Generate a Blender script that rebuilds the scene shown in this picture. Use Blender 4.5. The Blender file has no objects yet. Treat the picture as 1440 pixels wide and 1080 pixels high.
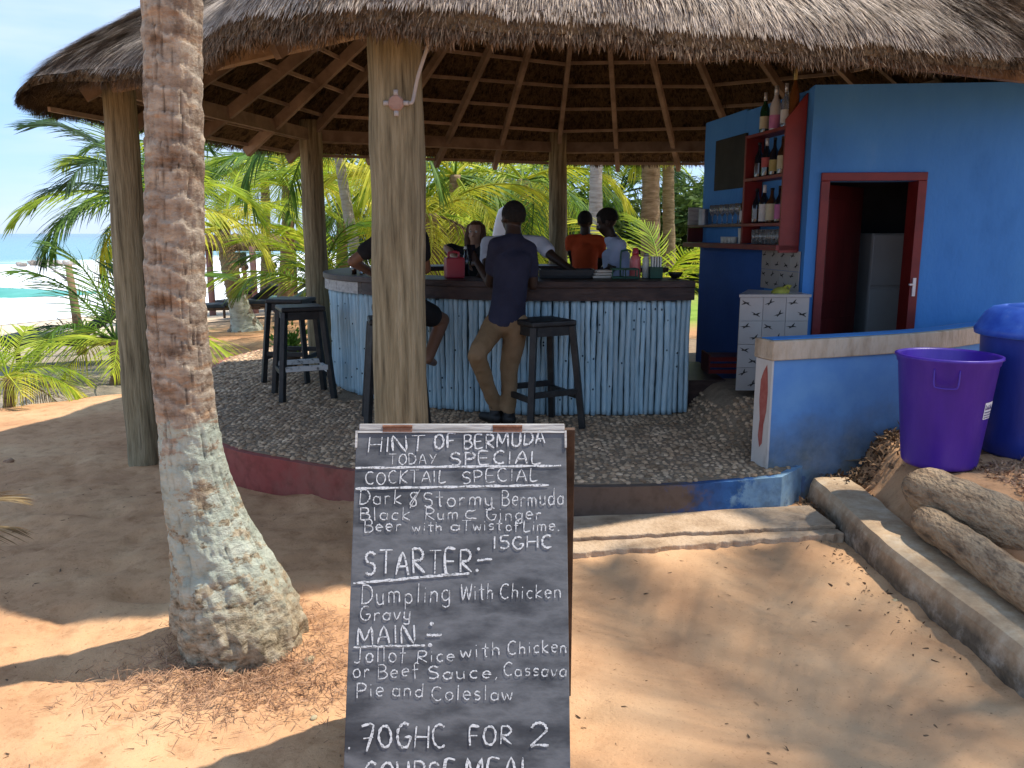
import bpy, bmesh, math, random
import numpy as np
from mathutils import Vector, Matrix, Euler, noise as mnoise
R = math.radians
random.seed(7); RNG = np.random.default_rng(7)
scene = bpy.context.scene
COL = scene.collection

# ------------------------------------------------------------------ camera, light, exposure
F = 1150.0; PITCH = R(10.44); EYE = 1.6
cam_d = bpy.data.cameras.new('camera'); cam = bpy.data.objects.new('camera', cam_d); COL.objects.link(cam)
cam_d.sensor_width = 36; cam_d.lens = 36 * F / 1440; cam_d.clip_start = .05; cam_d.clip_end = 12000
cam.location = (0, 0, EYE); cam.rotation_euler = (R(90) - PITCH, 0, 0); scene.camera = cam

SUNV = Vector((.50, .10, 1.0)).normalized()
sun_d = bpy.data.lights.new('sun', 'SUN'); sun_d.energy = 3.4; sun_d.angle = R(1.0); sun_d.color = (1, .93, .82)
sun = bpy.data.objects.new('sun', sun_d); COL.objects.link(sun); sun.location = SUNV * 30
sun.rotation_euler = SUNV.to_track_quat('Z', 'Y').to_euler()

world = bpy.data.worlds.new('World'); scene.world = world; world.use_nodes = True
wn = world.node_tree; wn.nodes.clear()
wo = wn.nodes.new('ShaderNodeOutputWorld'); wb = wn.nodes.new('ShaderNodeBackground')
sk = wn.nodes.new('ShaderNodeTexSky'); sk.sky_type = 'NISHITA'; sk.sun_disc = False
sk.sun_elevation = math.asin(SUNV.z); sk.sun_rotation = math.atan2(SUNV.x, SUNV.y)
sk.air_density = 1.0; sk.dust_density = .3; sk.ozone_density = 1.6
tc = wn.nodes.new('ShaderNodeTexCoord'); mp = wn.nodes.new('ShaderNodeMapping'); mp.inputs['Scale'].default_value = (1.1, 1.1, 5.5)
ns = wn.nodes.new('ShaderNodeTexNoise'); ns.inputs['Scale'].default_value = 2.1; ns.inputs['Detail'].default_value = 5
cr = wn.nodes.new('ShaderNodeValToRGB'); cr.color_ramp.elements[0].position = .45; cr.color_ramp.elements[1].position = .72
cr.color_ramp.elements[1].color = (.75, .75, .75, 1)
mx = wn.nodes.new('ShaderNodeMixRGB'); mx.inputs[2].default_value = (3.6, 3.9, 4.4, 1)
wn.links.new(tc.outputs['Generated'], mp.inputs[0]); wn.links.new(mp.outputs[0], ns.inputs[0]); wn.links.new(ns.outputs[0], cr.inputs[0])
mx0 = wn.nodes.new('ShaderNodeMixRGB'); mx0.inputs[0].default_value = .78; mx0.inputs[2].default_value = (1.5, 2.5, 4.4, 1); wn.links.new(sk.outputs[0], mx0.inputs[1])
wn.links.new(cr.outputs[0], mx.inputs[0]); wn.links.new(mx0.outputs[0], mx.inputs[1]); wn.links.new(mx.outputs[0], wb.inputs[0])
wb.inputs[1].default_value = .15
wn.links.new(wb.outputs[0], wo.inputs[0])
scene.view_settings.view_transform = 'Standard'; scene.view_settings.look = 'None'
scene.view_settings.exposure = .92; scene.view_settings.gamma = 1
scene.view_settings.use_curve_mapping = False
scene.render.engine = 'CYCLES'
scene.cycles.max_bounces = 8; scene.cycles.diffuse_bounces = 5; scene.cycles.transparent_max_bounces = 12
scene.cycles.use_denoising = True

# ------------------------------------------------------------------ helpers
cp, sp_ = math.cos(PITCH), math.sin(PITCH)
def P(px, py, Y):
    a = (px - 720) / F; b = (540 - py) / F
    t = Y / (cp + b * sp_)
    return Vector((a * t, Y, EYE + t * (-sp_ + b * cp)))
def G(px, py, z=0.0):
    a = (px - 720) / F; b = (540 - py) / F
    t = (z - EYE) / (-sp_ + b * cp)
    return Vector((a * t, t * (cp + b * sp_), z))

def sm(t): t = np.clip(t, 0, 1); return t * t * (3 - 2 * t)
def _h(i, j, k):
    n = (i * 374761393 + j * 668265263 + k * 2147483647 + 1013904223) & 0xffffffff
    n = ((n ^ (n >> 13)) * 1274126177) & 0xffffffff
    return ((n ^ (n >> 16)) & 0xffff) / 65535.0
def vnoise(x, y, z=0.0):
    x, y, z = np.broadcast_arrays(np.asarray(x, float), np.asarray(y, float), np.asarray(z, float))
    i = np.floor(x).astype(np.int64); j = np.floor(y).astype(np.int64); k = np.floor(z).astype(np.int64)
    u = sm(x - i); v = sm(y - j); w = sm(z - k)
    def L(a, b, t): return a + (b - a) * t
    return L(L(L(_h(i, j, k), _h(i+1, j, k), u), L(_h(i, j+1, k), _h(i+1, j+1, k), u), v),
             L(L(_h(i, j, k+1), _h(i+1, j, k+1), u), L(_h(i, j+1, k+1), _h(i+1, j+1, k+1), u), v), w) * 2 - 1
def fbm(x, y, z=0.0, o=4):
    s = 0; a = .5
    for q in range(o):
        s = s + a * vnoise(np.asarray(x) * 2**q + 13.1 * q, np.asarray(y) * 2**q + 7.7 * q, np.asarray(z) * 2**q); a *= .5
    return s

# materials
MATS = {}
def mat(name, cols, scale=5, stretch=(1, 1, 1), rough=.8, bump=.2, bscale=None, bstretch=None, detail=6, lo=.3, hi=.7, rand=.0, spec=.3,
        metal=0, trans=0.0, world=False, dist=0.02, emit=None):
    m = bpy.data.materials.new(name); m.use_nodes = True; nt = m.node_tree; N = nt.nodes; Lk = nt.links.new
    b = N['Principled BSDF']; out = N['Material Output']
    b.inputs['Roughness'].default_value = rough; b.inputs['Specular IOR Level'].default_value = spec; b.inputs['Metallic'].default_value = metal
    if world:
        g = N.new('ShaderNodeNewGeometry'); src = g.outputs['Position']
    else:
        t = N.new('ShaderNodeTexCoord'); oi = N.new('ShaderNodeObjectInfo'); va = N.new('ShaderNodeVectorMath'); va.operation = 'ADD'
        mu = N.new('ShaderNodeMath'); mu.operation = 'MULTIPLY'; mu.inputs[1].default_value = 37
        Lk(oi.outputs['Random'], mu.inputs[0]); Lk(t.outputs['Object'], va.inputs[0]); Lk(mu.outputs[0], va.inputs[1]); src = va.outputs[0]
    mp = N.new('ShaderNodeMapping'); mp.inputs['Scale'].default_value = stretch; Lk(src, mp.inputs[0])
    n = N.new('ShaderNodeTexNoise'); n.inputs['Scale'].default_value = scale; n.inputs['Detail'].default_value = detail; n.inputs['Roughness'].default_value = .6
    Lk(mp.outputs[0], n.inputs[0])
    r = N.new('ShaderNodeValToRGB'); e = r.color_ramp.elements
    cols = [c if len(c) == 4 else (*c, 1) for c in cols]
    while len(e) < len(cols): e.new(.5)
    for i, c in enumerate(cols):
        e[i].position = lo + (hi - lo) * i / max(1, len(cols) - 1); e[i].color = c
    Lk(n.outputs[0], r.inputs[0]); colout = r.outputs[0]
    if rand:
        g2 = N.new('ShaderNodeNewGeometry'); oi2 = N.new('ShaderNodeObjectInfo')
        ad = N.new('ShaderNodeMath'); ad.operation = 'ADD'; Lk(g2.outputs['Random Per Island'], ad.inputs[0]); Lk(oi2.outputs['Random'], ad.inputs[1])
        fr = N.new('ShaderNodeMath'); fr.operation = 'FRACT'; Lk(ad.outputs[0], fr.inputs[0])
        mr = N.new('ShaderNodeMapRange'); mr.inputs['To Min'].default_value = 1 - rand; mr.inputs['To Max'].default_value = 1 + rand
        Lk(fr.outputs[0], mr.inputs[0])
        hs = N.new('ShaderNodeHueSaturation'); Lk(mr.outputs[0], hs.inputs['Value']); Lk(colout, hs.inputs['Color']); colout = hs.outputs[0]
    Lk(colout, b.inputs['Base Color'])
    if bump:
        mp2 = N.new('ShaderNodeMapping'); mp2.inputs['Scale'].default_value = bstretch or stretch; Lk(src, mp2.inputs[0])
        n2 = N.new('ShaderNodeTexNoise'); n2.inputs['Scale'].default_value = bscale or scale * 3; n2.inputs['Detail'].default_value = 8
        Lk(mp2.outputs[0], n2.inputs[0]); bp = N.new('ShaderNodeBump'); bp.inputs['Strength'].default_value = bump; bp.inputs['Distance'].default_value = dist
        Lk(n2.outputs[0], bp.inputs['Height']); Lk(bp.outputs[0], b.inputs['Normal'])
    if trans:
        tr = N.new('ShaderNodeBsdfTranslucent'); ms = N.new('ShaderNodeMixShader'); ms.inputs[0].default_value = trans
        Lk(colout, tr.inputs[0]); Lk(b.outputs[0], ms.inputs[1]); Lk(tr.outputs[0], ms.inputs[2]); Lk(ms.outputs[0], out.inputs[0])
    MATS[name] = m; m['col'] = 1
    return m

# mesh builder
def root_loc(o):
    v = Vector((0, 0, 0))
    while o is not None: v += o.location; o = o.parent
    return v
class MB:
    def __init__(s): s.v = []; s.f = []
    def add(s, vs, fs):
        k = len(s.v); s.v += [tuple(v) for v in vs]; s.f += [tuple(i + k for i in f) for f in fs]; return s
    def box(s, c, size, rot=None, taper=1.0):
        x, y, z = size[0]/2, size[1]/2, size[2]/2; M = rot if rot is not None else Matrix.Identity(3)
        vs = []
        for dz in (-1, 1):
            t = taper if dz > 0 else 1
            for dx, dy in ((-1,-1),(1,-1),(1,1),(-1,1)): vs.append(Vector(c) + M @ Vector((dx*x*t, dy*y*t, dz*z)))
        return s.add(vs, [(3,2,1,0),(4,5,6,7),(0,1,5,4),(1,2,6,5),(2,3,7,6),(3,0,4,7)])
    def beam(s, a, b, w, h, up=(0,0,1)):      # rectangular bar from a to b
        a = Vector(a); b = Vector(b); d = (b - a); L = d.length; d.normalize()
        sx = d.cross(Vector(up)); sx = sx.normalized() if sx.length > 1e-5 else Vector((1,0,0)); u = sx.cross(d)
        vs = []
        for p in (a, b):
            for i, j in ((-1,-1),(1,-1),(1,1),(-1,1)): vs.append(p + sx*i*w/2 + u*j*h/2)
        return s.add(vs, [(0,1,2,3),(7,6,5,4),(4,5,1,0),(5,6,2,1),(6,7,3,2),(7,4,0,3)])
    def tube(s, pts, rad, n=12, cap=True, wob=0, flat=1.0):
        pts = [Vector(p) for p in pts]
        if not hasattr(rad, '__len__'): rad = [rad] * len(pts)
        vs = []; fs = []; ref = Vector((0, 0, 1)); u = None
        for i, p in enumerate(pts):
            d = (pts[min(i+1, len(pts)-1)] - pts[max(i-1, 0)]).normalized()
            if u is None:
                u = d.cross(Vector((0,0,1)));
                if u.length < .1: u = Vector((1,0,0)) - d * d.x
                u.normalize()
            else:
                u = (u - d * u.dot(d)).normalized()
            w = d.cross(u)
            for k in range(n):
                a = 2*math.pi*k/n; rr = rad[i] * (1 + wob * mnoise.noise(Vector((math.cos(a)*1.5, math.sin(a)*1.5, i*.35 + pts[0].x*9))))
                vs.append(p + u * math.cos(a) * rr + w * math.sin(a) * rr * flat)
        for i in range(len(pts)-1):
            for k in range(n):
                k2 = (k+1) % n; fs.append((i*n+k, (i+1)*n+k, (i+1)*n+k2, i*n+k2))
        if cap: fs.append(tuple(range(n))); fs.append(tuple((len(pts)-1)*n + k for k in reversed(range(n))))
        return s.add(vs, fs)
    def lathe(s, c, prof, n=24, axis=None, cap=True):      # prof: (r, z)
        vs = []; fs = []; c = Vector(c); M = axis if axis is not None else Matrix.Identity(3)
        for r, z in prof:
            for k in range(n):
                a = 2*math.pi*k/n; vs.append(c + M @ Vector((r*math.cos(a), r*math.sin(a), z)))
        for i in range(len(prof)-1):
            for k in range(n):
                k2 = (k+1) % n; fs.append((i*n+k, i*n+k2, (i+1)*n+k2, (i+1)*n+k))
        if cap: fs.append(tuple(reversed(range(n)))); fs.append(tuple((len(prof)-1)*n+k for k in range(n)))
        return s.add(vs, fs)
    def ball(s, c, r, n=12, m=8, rot=None):
        if not hasattr(r, '__len__'): r = (r, r, r)
        M = rot if rot is not None else Matrix.Identity(3); c = Vector(c); vs = [c + M @ Vector((0,0,-r[2]))]; fs = []
        for i in range(1, m):
            ph = -math.pi/2 + math.pi*i/m
            for k in range(n):
                a = 2*math.pi*k/n; vs.append(c + M @ Vector((r[0]*math.cos(ph)*math.cos(a), r[1]*math.cos(ph)*math.sin(a), r[2]*math.sin(ph))))
        vs.append(c + M @ Vector((0,0,r[2])))
        for k in range(n):
            k2 = (k+1) % n; fs.append((0, 1+k2, 1+k))
            for i in range(m-2): fs.append((1+i*n+k, 1+i*n+k2, 1+(i+1)*n+k2, 1+(i+1)*n+k))
            fs.append((1+(m-2)*n+k, 1+(m-2)*n+k2, len(vs)-1))
        return s.add(vs, fs)
    def prism(s, poly, z0, z1):
        n = len(poly); a = 0
        for i in range(n): a += poly[i][0]*poly[(i+1)%n][1] - poly[(i+1)%n][0]*poly[i][1]
        if a < 0: poly = poly[::-1]
        vs = [(p[0], p[1], z0) for p in poly] + [(p[0], p[1], z1) for p in poly]
        fs = [tuple(reversed(range(n))), tuple(range(n, 2*n))] + [(i, (i+1)%n, n+(i+1)%n, n+i) for i in range(n)]
        return s.add(vs, fs)
    def build(s, name, m, parent=None, smooth=False, loc=None, bevel=0, seg=2, label=None, **tags):
        base = Vector(loc) if loc is not None else Vector((0,0,0))
        off = root_loc(parent) + base if parent is not None else base
        me = bpy.data.meshes.new(name)
        me.from_pydata([(v[0]-off.x, v[1]-off.y, v[2]-off.z) for v in s.v], [], s.f)
        me.update()
        o = bpy.data.objects.new(name, me); COL.objects.link(o); o.location = base
        if parent is not None: o.parent = parent
        me.materials.append(MATS[m] if isinstance(m, str) else m)
        if smooth: me.polygons.foreach_set('use_smooth', [True]*len(me.polygons))
        if bevel:
            b = o.modifiers.new('bevel', 'BEVEL'); b.width = bevel; b.segments = seg; b.limit_method = 'ANGLE'; b.angle_limit = R(35)
        if label: o['label'] = label
        for k, v in tags.items(): o['category' if k == 'cat' else k] = v
        return o
def npmesh(name, V, Fq, m, parent=None, smooth=False, **tags):       # V (n,3) array, Fq (m,k) array of equal-size faces
    me = bpy.data.meshes.new(name); V = np.asarray(V, np.float32); Fq = np.asarray(Fq, np.int32); k = Fq.shape[1]
    if parent is not None: V = V - np.array(root_loc(parent), np.float32)
    me.vertices.add(len(V)); me.vertices.foreach_set('co', V.ravel())
    me.loops.add(Fq.size); me.loops.foreach_set('vertex_index', Fq.ravel())
    me.polygons.add(len(Fq)); me.polygons.foreach_set('loop_start', np.arange(0, Fq.size, k, dtype=np.int32))
    me.polygons.foreach_set('loop_total', np.full(len(Fq), k, np.int32))
    me.update(calc_edges=True); me.validate()
    if smooth: me.polygons.foreach_set('use_smooth', [True]*len(me.polygons))
    me.materials.append(MATS[m] if isinstance(m, str) else m)
    o = bpy.data.objects.new(name, me); COL.objects.link(o)
    if parent is not None: o.parent = parent
    for kk, v in tags.items(): o['category' if kk == 'cat' else kk] = v
    return o
def thing(name, label, cat, loc=(0,0,0), rz=0, group=None):
    o = bpy.data.objects.new(name, None); COL.objects.link(o); o.location = loc; o.rotation_euler = (0,0,rz); o.empty_display_size = .1
    o['label'] = label; o['category'] = cat
    if group: o['group'] = group
    return o
def copy_tree(o, parent=None, loc=None, rz=None, label=None):
    c = o.copy(); COL.objects.link(c)
    if parent is not None: c.parent = parent
    if loc is not None: c.location = loc
    if rz is not None: c.rotation_euler = (0, 0, rz)
    if label: c['label'] = label
    for ch in list(o.children): copy_tree(ch, c)
    return c
def rz3(a): return Matrix.Rotation(a, 3, 'Z')
def crom(pts, n=8, closed=False):
    pts = [Vector(p) for p in pts]; out = []
    L = len(pts)
    for i in range(L if closed else L-1):
        p0 = pts[(i-1) % L] if (closed or i > 0) else pts[0]; p1 = pts[i]; p2 = pts[(i+1) % L]; p3 = pts[(i+2) % L] if (closed or i+2 < L) else pts[-1]
        for k in range(n):
            t = k/n; out.append(.5*((2*p1)+(p2-p0)*t+(2*p0-5*p1+4*p2-p3)*t*t+(3*p1-p0-3*p2+p3)*t**3))
    if not closed: out.append(pts[-1])
    return out

# ------------------------------------------------------------------ materials
mat('post_wood', [(.055,.042,.022),(.17,.135,.075),(.26,.21,.12),(.34,.28,.17),(.14,.11,.065)], 5, (7,7,.5), .85, .8, 20, (6,6,.35), lo=.27, hi=.76, detail=10)
mat('dark_wood', [(.035,.02,.012),(.075,.042,.025),(.11,.065,.04)], 5, (2,2,2), .75, .3, rand=.2)
mat('rafter_wood', [(.12,.078,.05),(.21,.145,.10),(.30,.215,.15)], 4, (1,1,1), .85, .3, rand=.25)
mat('batten_wood', [(.22,.15,.10),(.36,.26,.18)], 9, (1,1,1), .85, .3, rand=.25)
mat('beam_wood', [(.20,.12,.06),(.32,.20,.11),(.40,.27,.15)], 3, (1,1,5), .8, .3, rand=.1)
mat('counter_wood', [(.018,.010,.009),(.04,.022,.018),(.07,.04,.03)], 7, (1,1,3), .5, .2)
mat('black_wood', [(.006,.006,.006),(.014,.013,.012),(.03,.028,.025)], 14, (1,1,1), .5, .15, spec=.4)
mat('white_paint_worn', [(.12,.12,.11),(.5,.49,.46),(.62,.61,.58)], 26, (1,1,1), .7, .2, lo=.35, hi=.5)
mat('thatch', [(.20,.15,.11),(.36,.285,.22),(.47,.385,.31),(.29,.23,.175)], 6, (1,1,1), .95, .3, rand=.5, spec=.1)
mat('thatch_shell', [(.07,.05,.035),(.16,.12,.09),(.26,.20,.155),(.12,.09,.065)], 28, (1,1,1), .95, .9, 90, rand=0, spec=.1)
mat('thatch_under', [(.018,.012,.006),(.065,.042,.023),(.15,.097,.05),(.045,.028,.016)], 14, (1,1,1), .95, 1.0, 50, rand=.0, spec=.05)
mat('thatch_fringe', [(.07,.045,.027),(.15,.10,.063),(.24,.17,.11)], 30, (1,1,1), .95, .3, rand=.5, spec=.05)
mat('bamboo', [(.24,.37,.43),(.34,.49,.56),(.42,.56,.61),(.47,.56,.58)], 6, (3,3,.7), .5, .25, 30, rand=.16, lo=.25, hi=.75)
mat('bamboo_gap', [(.08,.13,.16),(.12,.18,.21)], 8)
mat('knot', [(.01,.03,.05),(.02,.05,.07)], 20)
mat('blue_wall', [(.038,.155,.40),(.056,.21,.52),(.066,.235,.55),(.11,.28,.57)], 1.9, (1,1,.5), .8, .3, 26, detail=11, world=True, lo=.25, hi=.78)
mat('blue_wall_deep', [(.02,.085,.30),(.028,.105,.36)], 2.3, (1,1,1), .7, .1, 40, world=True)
mat('red_paint', [(.11,.009,.008),(.16,.014,.012),(.19,.02,.016)], 5, (1,1,1), .45, .1, spec=.4)
mat('dark_red_paint', [(.06,.008,.008),(.10,.013,.012)], 4, (3,3,.5), .45, .1, spec=.4)
mat('blackboard_small', [(.02,.02,.018),(.035,.034,.03)], 4, (1,1,1), .8, .05)
mat('tile', [(.31,.285,.26),(.38,.355,.325)], 3, (1,1,1), .3, .02, spec=.5, rand=.03)
mat('grout', [(.2,.19,.18),(.3,.29,.28)], 12)
mat('step_cement', [(.25,.165,.10),(.41,.285,.18),(.50,.365,.245),(.32,.22,.14)], 5, (1,1,1), .9, .6, 45, world=True)
mat('motif', [(.02,.02,.02),(.04,.035,.03)], 12, bump=0)
mat('concrete', [(.20,.15,.10),(.38,.29,.20),(.48,.38,.27),(.30,.23,.16)], 7, (1,1,1), .9, .5, 45, world=True)
mat('concrete_cap', [(.30,.22,.145),(.48,.37,.26),(.57,.46,.34),(.36,.27,.185)], 6, (1.5,1.5,.5), .9, .4, 40, world=True)
mat('purple_plastic', [(.052,.015,.27),(.068,.020,.33),(.11,.05,.38)], 7, (1,1,.35), .38, .05, 60, spec=.5, lo=.3, hi=.8, detail=9)
mat('blue_plastic', [(.010,.025,.20),(.017,.04,.28),(.04,.07,.33)], 6, (1,1,.35), .4, .05, 60, spec=.5, lo=.3, hi=.8, detail=9)
mat('blue_lid', [(.03,.09,.46),(.05,.14,.54),(.22,.28,.56)], 9, (1,1,1), .4, .03, spec=.5, lo=.4, hi=.75)
mat('sticker', [(.7,.68,.68),(.75,.74,.74)], 5, bump=0)
mat('print_dark', [(.06,.04,.12),(.1,.08,.2)], 5, bump=0)
mat('print_white', [(.5,.55,.6),(.8,.82,.85)], 30, bump=0, lo=.35, hi=.5)
mat('chalkboard', [(.022,.023,.026),(.050,.052,.056),(.13,.132,.136),(.055,.057,.061),(.085,.087,.09)], 3.4, (1,2.4,2.4), .62, .05, 40, detail=12, spec=.35, lo=.28, hi=.78)
mat('grey_wood', [(.25,.23,.21),(.42,.40,.37),(.52,.50,.47)], 6, (.6,4,6), .8, .3)
mat('rust', [(.14,.06,.035),(.26,.13,.08)], 40, metal=.3)
mat('conduit', [(.35,.32,.30),(.42,.39,.37)], 9)
mat('box_pink', [(.26,.15,.11),(.38,.25,.20)], 18)
mat('pebble', [(.21,.12,.065),(.43,.28,.165),(.64,.46,.30)], 9, (1,1,1), .75, .2, 60, rand=.42)
mat('pebble_bed', [(.20,.14,.09),(.34,.245,.16)], 12, (1,1,1), .95, .6, 60, world=True)
mat('skin_dark', [(.030,.016,.010),(.045,.025,.016)], 8, rough=.5, bump=.03, spec=.35)
mat('skin_brown', [(.16,.075,.04),(.20,.10,.055)], 8, rough=.5, bump=.03, spec=.35)
mat('skin_light', [(.30,.17,.11),(.36,.21,.14)], 8, rough=.5, bump=.03, spec=.35)
mat('hair', [(.006,.005,.005),(.015,.012,.010)], 60, rough=.8, bump=.5)
mat('hair_brown', [(.05,.022,.010),(.14,.07,.035)], 30, (6,6,.6), rough=.6, bump=.5)
mat('navy_cloth', [(.016,.017,.034),(.028,.03,.055)], 6, rough=.9, bump=.25, bscale=14, dist=.03)
mat('khaki_cloth', [(.17,.105,.05),(.25,.16,.085)], 5, rough=.9, bump=.35, bscale=12, dist=.03)
mat('white_cloth', [(.5,.52,.58),(.62,.64,.70)], 5, rough=.9, bump=.3, bscale=12, dist=.03)
mat('pale_blue_cloth', [(.40,.45,.60),(.50,.55,.70)], 5, rough=.9, bump=.3, bscale=12, dist=.03)
mat('orange_cloth', [(.42,.055,.012),(.55,.08,.02)], 5, rough=.9, bump=.3, bscale=12, dist=.03)
mat('black_cloth', [(.006,.006,.007),(.016,.015,.016)], 5, rough=.9, bump=.3, bscale=12, dist=.03)
mat('green_cloth', [(.012,.035,.015),(.02,.05,.022)], 5, rough=.9, bump=.3, bscale=12, dist=.03)
mat('shoe', [(.008,.008,.008),(.015,.014,.013)], 9, rough=.5)
mat('eye_white', [(.6,.58,.55),(.65,.62,.6)], 5, rough=.2, bump=0)
mat('red_plastic', [(.36,.03,.05),(.46,.05,.07)], 4, rough=.4, bump=.03, spec=.5)
mat('pink_bottle', [(.55,.10,.10),(.65,.20,.18)], 14, rough=.3, bump=.03, spec=.5)
mat('white_plastic', [(.55,.56,.50),(.65,.66,.6)], 5, rough=.4, bump=.02)
mat('green_crate', [(.01,.05,.03),(.015,.08,.045)], 5, rough=.5)
mat('grey_metal', [(.2,.2,.2),(.34,.34,.34)], 9, rough=.4, metal=.6)
mat('black_plastic', [(.008,.008,.009),(.014,.014,.015)], 9, rough=.4)
mat('yellow_cloth', [(.20,.20,.03),(.32,.31,.05)], 14, rough=.8)
mat('fridge', [(.32,.32,.31),(.38,.38,.37)], 3, rough=.4)
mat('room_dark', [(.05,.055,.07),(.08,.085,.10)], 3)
mat('white_wall', [(.62,.6,.56),(.72,.7,.66)], 4)
def glassy(name, col, rough=.12, alpha=.0):
    m = mat(name, [tuple(c*.8 for c in col), col], 6, rough=rough, bump=0, spec=.6)
    m.node_tree.nodes['Principled BSDF'].inputs['Coat Weight'].default_value = .5
    if alpha: m.node_tree.nodes['Principled BSDF'].inputs['Transmission Weight'].default_value = alpha
    return m
glassy('glass_green', (.012,.05,.022)); glassy('glass_black', (.010,.012,.02)); glassy('glass_brown', (.05,.022,.01))
glassy('glass_clear', (.6,.64,.66), .05, .75); glassy('glass_amber', (.13,.05,.015)); glassy('glass_milky', (.5,.48,.48))
mat('label_cream', [(.42,.38,.26),(.5,.46,.33)], 20, bump=0); mat('label_white', [(.5,.5,.5),(.6,.6,.6)], 20, bump=0)
mat('label_red', [(.3,.06,.06),(.4,.1,.1)], 20, bump=0); mat('label_pink', [(.4,.12,.28),(.5,.2,.36)], 20, bump=0); mat('label_gold', [(.3,.24,.08),(.4,.33,.14)], 20, bump=0)
mat('foil_silver', [(.5,.5,.52),(.6,.6,.62)], 20, bump=0, rough=.35, metal=.4)
mat('leaf_green', [(.05,.12,.015),(.11,.21,.025),(.19,.30,.04)], 3, rough=.55, bump=0, rand=.35, trans=.42, lo=.35, hi=.65)
mat('leaf_lime', [(.20,.32,.02),(.36,.46,.03),(.50,.56,.05)], 3, rough=.55, bump=0, rand=.30, trans=.45, lo=.35, hi=.65)
mat('leaf_yellow', [(.38,.44,.03),(.57,.56,.05),(.66,.58,.07)], 2.2, rough=.6, bump=0, rand=.25, trans=.42, lo=.35, hi=.65)
mat('leaf_dark', [(.018,.045,.016),(.04,.085,.028),(.06,.11,.04)], 3, rough=.5, bump=0, rand=.35, trans=.3)
mat('leaf_dry', [(.12,.075,.03),(.22,.15,.07),(.30,.22,.11)], 3, rough=.8, bump=0, rand=.35, trans=.25)
mat('palm_trunk', [(.11,.085,.06),(.22,.18,.14),(.30,.26,.21)], 5, (1,1,5), .9, .6, 12, (1,1,6), dist=.03)
mat('palm_trunk_pale', [(.26,.22,.19),(.42,.37,.33),(.50,.45,.41)], 5, (1,1,5), .9, .6, 12, (1,1,6), dist=.03)
mat('palm_trunk_brown', [(.13,.08,.04),(.24,.16,.09),(.34,.24,.15)], 5, (1,1,5), .9, .6, 12, (1,1,6), dist=.03)
mat('painted_trunk', [(.20,.20,.16),(.40,.42,.36),(.50,.53,.46)], 5, (1,1,3), .9, .6, 12, (1,1,6), dist=.03)
mat('log_wood', [(.12,.08,.05),(.30,.20,.12),(.44,.31,.19),(.19,.135,.09)], 6, (3.5,1.1,3.5), .9, 1.0, 20, (3,1.4,3), dist=.03, world=True)
mat('dry_litter', [(.20,.10,.055),(.34,.19,.11),(.46,.29,.17)], 30, bump=0, rand=.45)
mat('leaf_litter', [(.05,.03,.018),(.11,.065,.035),(.18,.11,.06)], 30, bump=0, rand=.45)
mat('stone', [(.35,.27,.15),(.5,.42,.26)], 20, bump=.3)
mat('rock_grey', [(.12,.10,.085),(.28,.24,.20),(.40,.36,.31)], .6, bump=.5, world=True)
mat('pink_post', [(.28,.13,.11),(.36,.19,.16)], 6)
mat('dark_cushion', [(.02,.028,.034),(.04,.05,.06)], 5, rough=.8)
mat('teal_cloth', [(.08,.16,.16),(.14,.24,.24)], 6)
mat('pot', [(.05,.035,.025),(.09,.06,.04)], 6)
mat('surf_white', [(.62,.58,.56),(.7,.66,.64)], 3, rough=.4, bump=0)
mat('rubber', [(.02,.02,.02),(.03,.03,.03)], 9)
mat('palette_cream', [(.5,.44,.36),(.56,.5,.42)], 5)

# ------------------------------------------------------------------ ground
def base_z(x, y):
    x = np.asarray(x, float); y = np.asarray(y, float)
    q = .5*y - x
    z = -1.9 * sm((q - 9) / 33) - 2.4 * sm((q - 42) / 60)
    z = z - .22 * sm((q - 8.15 + .35*vnoise(x*1.2, y*1.2)) / .55) * sm((-x - 1.5) / 1.5)
    # raised bed behind the kerb and logs on the right
    z = z + .12 * sm((x - 1.80) / .12) * sm((5.9 - y) / .5) + .25 * sm((x - 1.98 - .1*sm((y-4)/1)) / .25) * sm((6.2 - y) / .5)
    return z
def near_bumps(x, y):
    m = sm((12 - np.hypot(x, y)) / 8)
    m2 = 1 - .72 * sm((x - .15) / .3) * sm((4.6 - y) / .3) * sm((1.72 - x) / .1)
    foot = np.maximum(0, vnoise(x*4.1+3, y*4.6)-.2) * -.060 + np.maximum(0, vnoise(x*7+30, y*8)-.3) * -.03 + fbm(x*9, y*9, 0, 4) * .018 + fbm(x*1.7, y*1.7, 5, 3) * .045
    rough = sm((.62 - np.hypot((x + 1.0)/1.1, (y - 2.75)))/.4) * fbm(x*30, y*30, 2, 2) * .03
    return (foot * m * m2 + rough) + m * .004 * vnoise(x*38, y*38)
def axis(lo, a, b, hi, step, g):
    core = list(np.arange(a, b, step)); out = []; s = step; v = core[-1]
    while v < hi: s *= g; v += s; out.append(v)
    neg = []; s = step; v = a
    while v > lo: s *= g; v -= s; neg.append(v)
    return np.array(neg[::-1] + core + out)
xs = axis(-3000, -3.6, 3.6, 3000, .03, 1.07); ys = axis(-60, 1.3, 7.5, 6000, .03, 1.06)
X, Y = np.meshgrid(xs, ys)
Z = base_z(X, Y) + near_bumps(X, Y)
Z = np.where(Y > 4.9, np.minimum(Z, np.where((np.abs(X) < 2.2) & (Y < 10.3), -.03, Z)), Z)
Vg = np.stack([X.ravel(), Y.ravel(), Z.ravel()], 1); nx = len(xs); ny = len(ys)
ii = (np.arange(ny-1)[:, None]*nx + np.arange(nx-1)[None, :]).ravel()
Fg = np.stack([ii, ii+1, ii+nx+1, ii+nx], 1)

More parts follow.
